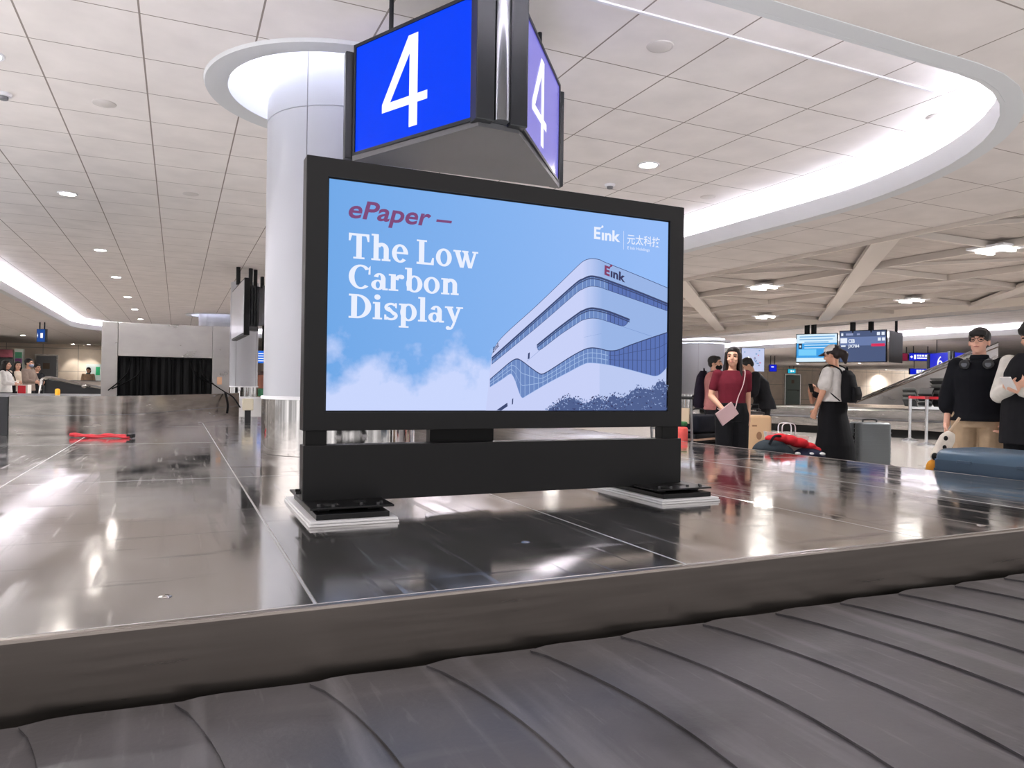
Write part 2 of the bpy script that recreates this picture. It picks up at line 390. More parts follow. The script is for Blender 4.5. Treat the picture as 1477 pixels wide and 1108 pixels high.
LAMPS = [(1, 2, 'above the man in headphones'), (1, 4, 'close to the advert screen edge, upper of two'), (3, 4, 'over the flight screens'), (3, 6, 'low beside the screen edge'), (1, 6, 'hidden row behind the advert screen'), (3, 2, 'farther along the right'), (1, 8, 'deep in the bay behind the screen'), (3, 8, 'deepest over the bulkhead')]
for i, j, ds in LAMPS: bay_lamp(GX[i], GY[j], ds); throw(GX[i], GY[j], ZL-.04, 1.6)

# columns with lit rings
def column(cx, cy, r, zb, zt, base_h, name='column', label=None):
    c = MB(); c.lathe([(r, zb+base_h), (r, 2.975), (r-.008, 2.977), (r-.008, 2.985), (r, 2.987), (r, zt)], (cx, cy, 0), 96)
    o = struct(c.build(name, M_col, smooth=True))
    v = MB()
    for a in (R(232), R(322), R(52), R(142)):
        p = Vector((cx+math.cos(a)*r, cy+math.sin(a)*r, 0)); v.bar((p.x, p.y, zb+base_h), (p.x, p.y, zt), .004, .007)
    v.build('panel_joint', M_groove, o)
    k = MB(); k.lathe([(r+.012, zb), (r+.012, zb+base_h-.012)], (cx, cy, 0), 96); k.build('steel_base', M_chrome, o, smooth=True)
    k = MB(); k.lathe([(r+.001, zb+base_h+.012), (r+.016, zb+base_h+.01), (r+.016, zb+base_h-.012), (r+.001, zb+base_h-.013)], (cx, cy, 0), 96); k.build('base_collar', M_white, o)
    return o
CX, CY = RINGS[0]
column(CX, CY, .575, .482, 3.9, .414)
column(RINGS[1][0], RINGS[1][1], .62, FZ, 3.9, 1.0)
for (cx, cy) in RINGS:
    k = MB(); k.lathe([(.86, 3.36), (.86, 3.235), (.90, 3.225), (1.02, 3.225), (1.03, 3.249)], (cx, cy, 0), 96)
    o = struct(k.build('trim_6', M_fascia, smooth=True))
    k = MB(); k.lathe([(.86, 3.28), (1.06, 3.28), (1.06, 3.85), (.5, 3.9), (.001, 3.9)], (cx, cy, 0), 96); k.build('ring_recess', M_white, o)
    k = MB(); k.lathe([(.93, 3.30), (.98, 3.30), (.98, 3.33), (.93, 3.33), (.93, 3.30)], (cx, cy, 0), 96); k.build('light_strip', M_led, o)
# slim column under the hanging monitors and the broad one by the queue
p = at_d(351, 570, 16.5); column(p.x, p.y, .30, FZ, ZR, 1.02)
p = at_d(1006, 570, 29); column(p.x, p.y, 1.02, FZ, ZL, .92)
k = MB(); k.lathe([(1.05, ZL-.10), (1.25, ZL-.06), (1.25, ZL)], (p.x, p.y, 0), 64); o = struct(k.build('trim_7', M_fascia, smooth=True))
k = MB(); k.lathe([(1.10, ZL-.05), (1.2, ZL-.04)], (p.x, p.y, 0), 64); k.build('light_strip', M_led, o)
# ================================================================== the carousel
M_deck = mat('deck_steel', (172, 170, 168), .14, .94)
n, l, bs = nodes(M_deck)
tc = n.new('ShaderNodeTexCoord'); mp = n.new('ShaderNodeMapping'); mp.inputs['Scale'].default_value = (1.0, .35, 1); l.new(tc.outputs['Object'], mp.inputs[0])
nz = n.new('ShaderNodeTexNoise'); nz.inputs['Scale'].default_value = 5; nz.inputs['Detail'].default_value = 7; l.new(mp.outputs[0], nz.inputs['Vector'])
mr = n.new('ShaderNodeMapRange'); mr.inputs[1].default_value = .35; mr.inputs[2].default_value = .75; mr.inputs[3].default_value = .06; mr.inputs[4].default_value = .20
l.new(nz.outputs['Fac'], mr.inputs[0]); l.new(mr.outputs[0], bs.inputs['Roughness'])
rp = n.new('ShaderNodeValToRGB'); rp.color_ramp.elements[0].position = .3; rp.color_ramp.elements[1].position = .75
rp.color_ramp.elements[0].color = (*lin((192, 190, 188)), 1); rp.color_ramp.elements[1].color = (*lin((222, 220, 218)), 1)
l.new(nz.outputs['Fac'], rp.inputs[0]); l.new(rp.outputs[0], bs.inputs['Base Color'])
n2 = n.new('ShaderNodeTexNoise'); n2.inputs['Scale'].default_value = 2.2; n2.inputs['Detail'].default_value = 2; l.new(tc.outputs['Object'], n2.inputs['Vector'])
bp = n.new('ShaderNodeBump'); bp.inputs['Strength'].default_value = .05; bp.inputs['Distance'].default_value = .02; l.new(n2.outputs['Fac'], bp.inputs['Height']); l.new(bp.outputs[0], bs.inputs['Normal'])
scratches(M_deck, (206, 204, 202), .5, 30, (1, .05, 1), .5, .60, .68, rough=.34); scratches(M_deck, (120, 118, 116), .6, 14, (.12, 1, 1), -.15, .62, .72, rough=.3)
M_rim = noise_var(mat('rim_steel', (150, 142, 136), .24, 1.0), 4, .05, (.6, 1, 14), rough=(.27, .35))
M_wallst = noise_var(mat('wall_steel', (176, 171, 166), .22, 1.0), 3, .12, (1, 1, 6), rough=(.14, .28), bump=.03, bscale=2.2, bdist=.02)
M_rub = noise_var(mat('belt_rubber', (80, 78, 81), .42, 0, .45), 5, .22, rough=(.34, .55), bump=.25, bscale=70, bdist=.002, detail=8)
scratches(M_rub, (128, 126, 130), .5, 9, (1, .06, 1), .7, .56, .70); scratches(M_rub, (118, 116, 118), .4, 7, (.08, 1, 1), .2, .56, .72); scratches(M_rub, (130, 128, 130), .22, 60, (1, .12, 1), 1.2, .60, .68); scratches(M_rub, (40, 39, 40), .6, 3, (1, 1, 1), 0, .58, .72)
M_gap = mat('gap_black', (10, 10, 10), .8)

car = thing('baggage_carousel', 'brushed steel carousel island with black slatted belt in the foreground', 'baggage carousel', (1.4, 1.735, 0))
XS = [-4.2, -3.0, -1.87, -.77, .305, 1.385, 2.43, 3.5, 4.6]; YS = [1.765, 4.31, 6.88, 9.4, 12.0]
for i in range(len(XS)-1):
    for j in range(len(YS)-1):
        if j == 3 and XS[i] < -1: continue
        b = MB(); g = .003; b.box(XS[i]+g, XS[i+1]-g, YS[j]+g, YS[j+1]-g, .462, .48); b.build('deck_plate', M_deck, car, bevel=.002)
b = MB(); b.box(-4.2, 4.58, 1.77, 12.0, FZ, .461); b.build('island_core', M_gap, car)
b = MB(); b.box(-4.2, 4.6, 1.735, 1.764, .302, .482); b.build('rim_panel', M_rim, car, bevel=.007)
b = MB(); b.box(4.6, 4.62, 1.735, 12.0, .302, .481); b.build('rim_panel', M_rim, car, bevel=.005)
sm_ = mat('seam_bright', (214, 214, 214), .35, .6)
for x in XS[1:-1]:
    b = MB(); b.box(x-.003, x+.003, 1.77, 12.0, .47, .4803); b.build('seam_strip', sm_, car)
for y in YS[1:-1]:
    b = MB(); b.box(-4.2, 4.58, y-.003, y+.003, .47, .4802); b.build('seam_strip', sm_, car)
for (px, py) in ((238, 861), (758, 782), (1415, 758)):
    q = at_z(px, py, .48); rv = MB(); rv.lathe([(.001, .0035), (.012, .003), (.016, .0005)], (q.x, q.y, .48), 20); rv.build('rivet', M_wallst, car, smooth=True)
# overlapping rubber slats
def slat(x0, wd):
    s = MB(); NY = 16; NX = 6; y1, y0 = 1.705, .52; vs = []
    jl = random.uniform(-.006, .006)
    for i in range(NY+1):
        y = y1+(y0-y1)*i/NY; u = (y-1.17)/.56
        cx = x0+.105*(1-u*u)-.01
        for j in range(NX+1):
            t = j/NX; z = .322+.009*(1-t)**1.3 - .001*t
            if j == 0: z -= .003
            yy = y + (jl if i == 0 else 0) - (.02*max(0, .25-t)/.25 if i == 0 else 0)
            vs.append((cx+t*(wd+.025), yy, z))
    W = NX+1
    fs = [(i*W+j, i*W+j+1, (i+1)*W+j+1, (i+1)*W+j) for i in range(NY) for j in range(NX)]
    o = len(vs); 
    for i in range(NY+1):
        v = vs[i*W]; vs.append((v[0]+.004, v[1], v[2]-.014))
    fs += [(i*W, (i+1)*W, o+i+1, o+i) for i in range(NY)]
    s.add(vs, fs); return s
x = -1.37
while x < 4.3:
    slat(x, .275).build('belt_slat', M_rub, car, smooth=True); x += .275
b = MB(); b.box(-1.6, 4.6, .5, 1.733, .25, .300); b.build('belt_bed', M_gap, car)
b = MB(); b.box(4.63, 5.25, .5, 12.0, .25, .318); b.build('belt', M_rub, car)
b = MB(); b.box(5.26, 5.33, .36, 12.0, FZ, .345); b.box(-1.6, 5.26, .36, .48, FZ, .345); b.build('outer_kerb', M_wallst, car, bevel=.01)

# ------------------------------------------------------------------ baggage chute at the far end
ch = thing('baggage_chute', 'stainless baggage chute hood with black strip curtain behind curved steel wall', 'baggage chute', (-.14, 11.0, .48))
pth = [Vector((x, y, 0)) for x, y in ((-1.43, 8.19), (-.94, 8.18), (-.66, 8.34), (-.36, 8.64), (.12, 9.77), (.60, 10.9), (.85, 11.7))]
sp = smooth_path(pth, 8)
b = MB(); b.wall([(p.x, p.y) for p in sp], .481, .835, -.03, closed=False); o = b.build('curved_wall', M_wallst, ch, smooth=True)
b = MB(); b.wall([(p.x, p.y) for p in sp], .835, .85, -.05, closed=False); b.build('wall_cap', M_wallst, ch, smooth=True)
b = MB(); b.wall([(p.x+.004, p.y-.004) for p in sp], .66, .664, .002, closed=False); b.build('wall_seam', M_groove, ch)
b = MB(); b.box(-1.50, -1.435, 8.17, 8.25, .481, .84); b.build('corner_post', M_dark, ch)
b = MB(); b.box(-4.2, -1.505, 8.19, 8.22, .481, .84); b.build('side_wall', M_wallst, ch)
b = MB(); b.prism([(-4.2, 8.25), (-1.3, 8.25), (-.7, 8.45), (.1, 9.9), (.6, 11.0), (.75, 11.6), (.75, 13), (-4.2, 13)], .77, .80); b.build('transfer_bed', M_dark, ch)
HY = 11.0
def hx(px): return at_y(px, 520, HY).x
def hz(px, py): return at_y(px, py, HY).z
xa, xb, xc, xd = hx(146), hx(170), hx(306), hx(331)
zt = hz(150, 463.5); zl = hz(238, 515.5)
M_hood = noise_var(mat('hood_steel', (168, 164, 160), .3, 1.0), 2.5, .10, (1, 1, 2), rough=(.25, .4))
for x0, x1 in ((xa, xb-.003), (xc+.003, xd)):
    b = MB(); b.box(x0, x1, HY, HY+1.3, .80, zt); b.build('side_panel', M_hood, ch, bevel=.006)
b = MB(); b.box(xb, xc, HY+.004, HY+1.3, zl, zt-.004); b.build('lintel_panel', M_hood, ch, bevel=.006)
b = MB(); b.box(xb, xc, HY+1.0, HY+1.02, .8, zl); b.build('inner_back', M_gap, ch)
M_curt = noise_var(mat('curtain_rubber', (6, 6, 7), .6, 0, .15), 3, .3)
ns = 9; wd = (xc-xb)/ns
for i in range(ns):
    x0 = xb+wd*i; s = MB(); n_ = 6
    pts = [(x0+.006+(wd-.008)*k/n_, HY+.05+.012*math.sin(k*1.3+i*2.1)+(i % 2)*.015) for k in range(n_+1)]
    s.wall(pts, .81, zl-.005+0*i, .006, closed=False); s.build('curtain_strip', M_curt, ch)
for (sx, pts) in ((0, [(xb+.15, zl-.06), (xb+.13, zl-.2), (xb+.04, zl-.32), (xb-.10, .88)]), (0, [(xb+.29, zl-.04), (xb+.26, zl-.22), (xb+.12, zl-.34), (xb-.06, .90)]),
                  (1, [(xc-.28, zl-.06), (xc-.22, zl-.2), (xc-.12, zl-.3), (xc+.02, .98)]), (1, [(xc-.16, zl-.04), (xc-.12, zl-.24), (xc+.02, zl-.36), (xc+.17, .87)])):
    q = smooth_path([Vector((x, HY-.02-.03*k, z)) for k, (x, z) in enumerate(pts)], 6)
    s = MB(); s.tube(q, .018, 6, flat=.4); s.build('tie_strap', M_curt, ch, smooth=True)
q = smooth_path([Vector(p) for p in ((xc+.17, HY-.11, .87), (xc+.20, HY-.2, .70), (xc+.19, HY-.22, .58))], 5); s = MB(); s.tube(q, .016, 6, flat=.4)
q = smooth_path([Vector(p) for p in ((xc+.17, HY-.11, .87), (xc+.27, HY-.2, .80), (xc+.36, HY-.24, .66))], 5); s.tube(q, .016, 6, flat=.4); s.build('tie_strap', M_curt, ch, smooth=True)
b = MB(); cxx = hx(317); czz = hz(317, 547); b.box(cxx-.05, cxx+.05, HY-.006, HY-.001, czz-.09, czz+.09, 0); b.box(cxx-.032, cxx+.032, HY-.008, HY-.006, czz-.075, czz+.03, 1)
b.build('warning_plate', [M_hood, mat('warning_orange', (196, 150, 118), .6)], ch)

# beacon on the wall top
p = at_y(83, 570, 8.6)
t = thing('warning_beacon', 'small amber warning beacon on the steel wall top', 'beacon', (p.x, p.y, .80))
b = MB(); b.cyl((p.x, p.y, .80), (p.x, p.y, .855), .024, .022, 20); b.build('base', mat('beacon_base', (205, 190, 160), .6), t, smooth=True)
b = MB(); b.lathe([(.023, .855), (.023, .90), (.018, .915), (.001, .918)], (p.x, p.y, 0), 20); b.build('lens', mat('beacon_amber', (235, 160, 30), .25, emit=(255, 170, 40), es=.25), t, smooth=True)

# small control box on a post, on the deck beside the chute
p = at_z(357, 611, .48)
t = thing('control_box', 'small beige control box on a short dark post', 'control box', (p.x, p.y, .48))
b = MB(); b.box(p.x-.035, p.x+.035, p.y-.035, p.y+.035, .481, .65); b.build('post', M_dark, t)
b = MB(); b.box(p.x-.065, p.x+.065, p.y-.05, p.y+.05, .65, .80); b.build('housing', mat('box_beige', (206, 197, 172), .5), t, bevel=.008)
b = MB(); b.box(p.x-.055, p.x+.055, p.y-.056, p.y-.051, .66, .79); b.build('cover', mat('box_beige2', (214, 206, 184), .5), t)

# red folded strap lying on the deck
p = at_z(146, 632, .48); dr = Vector((CR.x, CR.y, 0)).normalized()
t = thing('red_strap', 'bright red folded fabric strap lying on the steel deck before the chute', 'strap', (p.x, p.y, .482))
M_red = noise_var(mat('red_fabric', (168, 22, 36), .7), 30, .2)
b = MB(); q = [p+dr*s_+Vector((0, 0, .022+.006*math.sin(s_*19))) for s_ in [-.28+.56*i/14 for i in range(15)]]
b.tube(q, [.022+.006*math.sin(i*1.7) for i in range(15)], 10, flat=.75); b.build('strap_roll', M_red, t, smooth=True)
b = MB(); q = [p+dr*s_+Vector((.03, -.035, .014+.004*math.sin(s_*23))) for s_ in [-.27+.5*i/12 for i in range(13)]]
b.tube(q, .016, 8, flat=.6); b.build('strap_tail', M_red, t, smooth=True)
b = MB(); q = p+dr*.27; b.boxm(Matrix.Translation(q+Vector((0, 0, .024))) @ Matrix.Rotation(R(-24), 4, 'Z'), .06, .05, .035); b.build('buckle', M_black, t, bevel=.006)
# ================================================================== the free-standing advert display
YS = 2.952
M_frame = noise_var(mat('frame_charcoal', (20, 20, 22), .42, 0, .3), 8, .05)
M_frame2 = mat('frame_edge', (120, 120, 122), .4, .6)
disp = thing('advert_display', 'large charcoal framed electronic advert screen standing on the steel island', 'advertising display', (1.364, YS+.04, .48))
X0, X1, ZT_, ZB_ = .4506, 2.2778, 1.9026, .815
AX0, AX1, AZ1, AZ0 = .5404, 2.1904, 1.8225, .8945
TH = .085
b = MB(); g = .004
vs = [(x, y, z) for y in (YS, YS+.03) for x, z in ((X0, ZB_), (X1, ZB_), (X1, ZT_), (X0, ZT_), (AX0-g, AZ0-g), (AX1+g, AZ0-g), (AX1+g, AZ1+g), (AX0-g, AZ1+g))]
vs += [(x, YS+TH, z) for x, z in ((X0, ZB_), (X1, ZB_), (X1, ZT_), (X0, ZT_))]
fs = [(i, (i+1) % 4, 4+(i+1) % 4, 4+i) for i in range(4)]+[(4+i, 4+(i+1) % 4, 12+(i+1) % 4, 12+i) for i in range(4)]+[(12, 13, 14, 15)]
fs += [(i, (i+1) % 4, 16+(i+1) % 4, 16+i) for i in range(4)]+[(19, 18, 17, 16)]
b.add([v for k, v in enumerate(vs)], fs)
b.build('frame', M_frame, disp, bevel=.003)
b = MB(); g = .011
b.box(AX0-.004, AX1+.004, YS+.009, YS+.02, AZ1, AZ1+.004); b.box(AX0-.004, AX1+.004, YS+.009, YS+.02, AZ0-.004, AZ0)
b.box(AX0-.004, AX0, YS+.009, YS+.02, AZ0, AZ1); b.box(AX1, AX1+.004, YS+.009, YS+.02, AZ0, AZ1)
b.build('screen_gasket', M_black, disp)
for x0, x1 in ((X0+.012, X0+.095), (X1-.105, X1-.012)):
    b = MB(); b.box(x0, x1, YS+.012, YS+TH-.01, .75, ZB_); b.build('support_post', M_black, disp)
b = MB(); b.box(X0+.002, X1-.002, YS-.002, YS+TH, .531, .757); b.build('base_panel', M_frame, disp, bevel=.003)
b = MB(); b.box(X0+.55, X0+.85, YS+TH, YS+TH+.05, .53, .85); b.build('rear_box', M_black, disp)

def emi(name, c, s=1.0): return mat(name, (0, 0, 0), .45, 0, .25, emit=c, es=s*GLOW)
# sky picture: blue with pale cloud bank low on the picture's left
M_sky = emi('picture_sky', (140, 185, 245))
n, l, bs = nodes(M_sky)
tc = n.new('ShaderNodeTexCoord'); sp = n.new('ShaderNodeSeparateXYZ'); l.new(tc.outputs['Object'], sp.inputs[0])
nz = n.new('ShaderNodeTexNoise'); nz.inputs['Scale'].default_value = 5.5; nz.inputs['Detail'].default_value = 8; nz.inputs['Roughness'].default_value = .55; l.new(tc.outputs['Object'], nz.inputs['Vector'])
zz = n.new('ShaderNodeMapRange'); zz.inputs[1].default_value = .88-.48; zz.inputs[2].default_value = 1.36-.48; zz.inputs[3].default_value = .42; zz.inputs[4].default_value = -.35; l.new(sp.outputs['Z'], zz.inputs[0])
ad = n.new('ShaderNodeMath'); l.new(nz.outputs['Fac'], ad.inputs[0]); l.new(zz.outputs[0], ad.inputs[1])
cr = n.new('ShaderNodeValToRGB'); cr.color_ramp.elements[0].position = .50; cr.color_ramp.elements[1].position = .72
cr.color_ramp.elements[0].color = (0, 0, 0, 1); cr.color_ramp.elements[1].color = (1, 1, 1, 1); l.new(ad.outputs[0], cr.inputs[0])
hr = n.new('ShaderNodeValToRGB'); hr.color_ramp.elements[0].color = (*lin((108, 166, 230)), 1); hr.color_ramp.elements[1].color = (*lin((146, 186, 246)), 1)
hx_ = n.new('ShaderNodeMapRange'); hx_.inputs[1].default_value = -.85; hx_.inputs[2].default_value = .7; l.new(sp.outputs['X'], hx_.inputs[0]); l.new(hx_.outputs[0], hr.inputs[0])
mx = n.new('ShaderNodeMix'); mx.data_type = 'RGBA'; l.new(cr.outputs[0], mx.inputs[0]); l.new(hr.outputs[0], mx.inputs[6]); mx.inputs[7].default_value = (*lin((200, 213, 252)), 1)
l.new(mx.outputs[2], bs.inputs['Emission Color'])
b = MB(); b.box(AX0, AX1, YS+.012, YS+.018, AZ0+.0005, AZ1-.0005); scr = b.build('screen', M_sky, disp)

PM = [emi('pic_wall', (198, 207, 246)), emi('pic_wall_side', (150, 178, 228)), emi('pic_line', (52, 66, 110)), emi('pic_glass', (104, 134, 192)), emi('pic_glass_dark', (84, 110, 178)),
      emi('pic_mullion', (160, 186, 230)), emi('pic_red', (128, 52, 96)), emi('pic_navy', (48, 50, 92)), emi('pic_leaf', (74, 92, 140)), emi('pic_leaf_lit', (140, 160, 205)),
      emi('pic_corner_a', (186, 200, 240)), emi('pic_corner_b', (170, 190, 235))]
pic = MB(); LAY = [0]
def S(px, py):
    p = at_y(px, py, YS+.012); return (min(max(p.x, AX0), AX1), min(max(p.z, AZ0), AZ1))
def poly(pts, mi, z=lambda x, y: (690+x/4.617, 360+y/4.617)):
    LAY[0] += 1; yy = YS+.0118-LAY[0]*.00003
    q = [S(*z(*p)) for p in pts]; pic.add([(a, yy, c) for a, c in q], [tuple(range(len(q)))], mi)
def lerp(a, b, t): return (a[0]+(b[0]-a[0])*t, a[1]+(b[1]-a[1])*t)
def sm(pts, k=5): return [(p.x, p.y) for p in smooth_path([Vector((x, y, 0)) for x, y in pts], k)]
def band(up, lo, mi):   # quads between two curves of equal count
    LAY[0] += 1; yy = YS+.0118-LAY[0]*.00003
    f = lambda x, y: (690+x/4.617, 360+y/4.617)
    vs = []
    for u, q in zip(up, lo):
        a = S(*f(*u)); c = S(*f(*q)); vs += [(a[0], yy, a[1]), (c[0], yy, c[1])]
    pic.add(vs, [(2*i, 2*i+1, 2*i+3, 2*i+2) for i in range(len(up)-1)], mi)
def resamp(pts, xs):
    out = []
    for x in xs:
        for a, c in zip(pts, pts[1:]):
            if a[0] <= x <= c[0]: out.append(lerp(a, c, (x-a[0])/max(1e-6, c[0]-a[0]))); break
        else: out.append((x, pts[0][1] if x < pts[0][0] else pts[-1][1]))
    return out
roof = sm([(88, 705), (150, 592), (400, 362), (640, 130)], 6)[:-1] + sm([(640, 130), (690, 84), (725, 66), (765, 61), (810, 69), (850, 88), (1040, 164), (1270, 260)], 6)
base = [(88, 1075), (1270, 1075)]
xs = [88+(1270-88)*i/130 for i in range(131)]
top = resamp(roof, xs)
band(top, [(x, 1075) for x in xs], 0)
poly([(50, 1075), (88, 705), (90, 1075)], 0)
Ux = sm([(75, 865), (150, 800), (215, 746), (255, 729), (290, 745), (350, 790), (400, 824), (425, 829), (470, 806), (600, 722), (690, 672), (742, 656), (800, 660), (860, 674), (920, 671), (1000, 640), (1130, 594), (1270, 548)])
NS = 14
for k in range(NS):       # the facade turns the corner: from the pale long side to the bluer short side
    x_ = 700+k*(835-700)/NS; t_ = (k+1)/NS
    PM.append(emi('pic_turn_%d' % k, tuple(round(lerp((198, 207, 246), (150, 178, 228), t_)[j]) if j < 2 else round(246+(228-246)*t_) for j in range(3))))
    q = [x for x in xs if x >= x_-5]; band(resamp(roof, q), [(x, y+20) for x, y in resamp(Ux, q)], len(PM)-1)
q = [x for x in xs if x >= 800]; band([(x, y+60) for x, y in resamp(Ux, q)], [(x, 1075) for x in q], 10)
def line(pts, wd, mi):
    band([(x, y-wd/2) for x, y in pts], [(x, y+wd/2) for x, y in pts], mi)
line(top, 4, 2)
# window bands: upper curves and lower curves in picture space
def windows(up, lo, eave, split, mull=26):
    x0, x1 = up[0][0], up[-1][0]; xq = [x0+(x1-x0)*i/90 for i in range(91)]
    U = resamp(sm(up), xq); L = resamp(sm(lo), xq)
    band(U, L, 3)
    i0 = next((i for i, x in enumerate(xq) if x > split), 90)
    if i0 < 89: band(U[i0:], L[i0:], 4)
    for k in range(mull):
        t = (k+.5)/mull; i = int(t*90); a, c = U[i], L[i]
        band([(a[0], a[1]), (a[0]+3, a[1])], [(c[0], c[1]), (c[0]+3, c[1])], 5 if a[0] < split else 2)
    line([(x, y+eave*.25) for x, y in U], eave*.5, 2); line([(x, y+eave*.8) for x, y in U], eave*.28, 2); line(L, 3, 2)
windows([(88, 718), (400, 440), (640, 226), (690, 194), (742, 173), (800, 180), (860, 200), (1060, 275), (1270, 360)],
        [(88, 765), (400, 508), (640, 300), (690, 266), (742, 246), (800, 250), (860, 270), (1060, 340), (1270, 414)], 26, 850, 40)
windows([(388, 632), (540, 510), (660, 422), (690, 404), (742, 386), (800, 391), (880, 413), (1006, 462)],
        [(388, 648), (410, 668), (540, 570), (660, 490), (690, 472), (742, 459), (800, 462), (880, 486), (965, 510), (1006, 466)], 26, 850, 22)
# lower glass ribbon
Lx = sm([(75, 916), (150, 868), (205, 830), (222, 834), (245, 880), (270, 955), (290, 988), (320, 972), (450, 895), (600, 815), (690, 768), (742, 755), (860, 768), (1000, 800), (1120, 832), (1175, 843), (1215, 825), (1270, 765)])
xq = [75+(1270-75)*i/160 for i in range(161)]; U = resamp(Ux, xq); L = resamp(Lx, xq)
band(U, L, 3); i0 = next(i for i, x in enumerate(xq) if x > 860); band(U[i0:], L[i0:], 4)
for i in range(3, 160, 4):
    a, c = U[i], L[i]; band([a, (a[0]+3, a[1])], [c, (c[0]+3, c[1])], 5 if a[0] < 860 else 2)
for t in (.33, .66): line([lerp(a, c, t) for a, c in zip(U, L)][:i0], 4, 5)
for t in (.3, .6): line([lerp(a, c, t) for a, c in zip(U, L)][i0:], 2.5, 2)
line(U, 7, 2); line(L, 3, 1)
for q in ([(328, 692), (340, 684), (338, 726), (326, 732)], [(222, 996), (230, 990), (228, 1028), (220, 1034)], [(118, 1070), (190, 1020), (192, 1044), (150, 1072)]): poly(q, 2)
line([(410, 668), (320, 745)], 2, 3); line([(960, 515), (1150, 578)], 2, 3); line([(815, 560), (700, 585)], 1, 3)
# the maker's sign on the facade: red E, dark ink
def sk(ax, ay, ux, uy, vx, vy):
    return lambda x, y: (690+(ax+ux*x+vx*y)/4.617, 360+(ay+uy*x+vy*y)/4.617)
def word_on(fn, body, x0, x1, y0, y1, mi, off=.02):
    LAY[0] += 1; yy = YS+.0118-LAY[0]*.00003
    def f(x, y): a, c = S(*fn(x, y)); return (a, yy, c)
    put_text(pic, body, x0, x1, y0, y1, f, mi, 0, off)
fn = sk(836, 168, .93, .36, .03, -1)
word_on(fn, 'E', 0, 38, 0, 64, 6, .045); word_on(fn, '\u0131nk', 44, 148, 0, 60, 7, .035)
poly([(846+8*math.cos(a)+36, 108+8*math.sin(a)) for a in [i*.6 for i in range(10)]], 6)
poly([(866, 118), (880, 102), (886, 108), (872, 124)], 6)
fn = sk(95, 690, .8, -.9, 0, -1)
word_on(fn, 'E\u0131nk', 0, 50, 0, 36, 7)
# trees at the foot of the building
rnd = random.Random(3)
edge = [(445, 1062), (480, 1030), (540, 985), (600, 958), (640, 970), (700, 1000), (740, 985), (790, 962), (840, 985), (890, 948), (950, 965), (1000, 940), (1050, 900), (1110, 905), (1150, 915), (1190, 860), (1230, 855), (1270, 900)]
xe = [445+i*5 for i in range(165)]; E_ = resamp(edge, xe)
band([(x, y+22+rnd.uniform(-8, 8)) for x, y in E_], [(x, 1078) for x in xe], 8)
for k in range(520):
    x, y = rnd.choice(E_); d = rnd.random()**1.2; yy_ = y+d*(1070-y); xx = x+rnd.uniform(-6, 6); s_ = rnd.uniform(4, 9); a0 = rnd.uniform(0, 6)
    poly([(xx+s_*math.cos(a0+i*1.57)*(1.0 if i % 2 else .5), min(1074, yy_+s_*math.sin(a0+i*1.57)*(1.0 if i % 2 else .5))) for i in range(4)], rnd.choice([8, 8, 7, 9, 9]))
o = pic.build('facade_picture', PM, scr)

# ---- lettering
M_txt = emi('text_white', (232, 238, 255)); M_mar = emi('text_maroon', (122, 66, 118))
def ring(cx, cy, rx, ry, tx, ty, a0=0, a1=360, n=28):
    out = []
    for i in range(n):
        t0, t1 = R(a0+(a1-a0)*i/n), R(a0+(a1-a0)*(i+1)/n)
        out.append([(cx+rx*math.cos(t0), cy+ry*math.sin(t0)), (cx+rx*math.cos(t1), cy+ry*math.sin(t1)), (cx+(rx-tx)*math.cos(t1), cy+(ry-ty)*math.sin(t1)), (cx+(rx-tx)*math.cos(t0), cy+(ry-ty)*math.sin(t0))])
    return out
def rc(x0, y0, x1, y1): return [[(x0, y0), (x1, y0), (x1, y1), (x0, y1)]]
def dot(x, y, r): return [[(x+r*math.cos(i*.4), y+r*math.sin(i*.4)) for i in range(16)]]
archr = lambda x: ring(x+.385, .46, .265, .265, .19, .14, 0, 150)+rc(x+.46, 0, x+.65, .47)+rc(x+.39, 0, x+.72, .08)
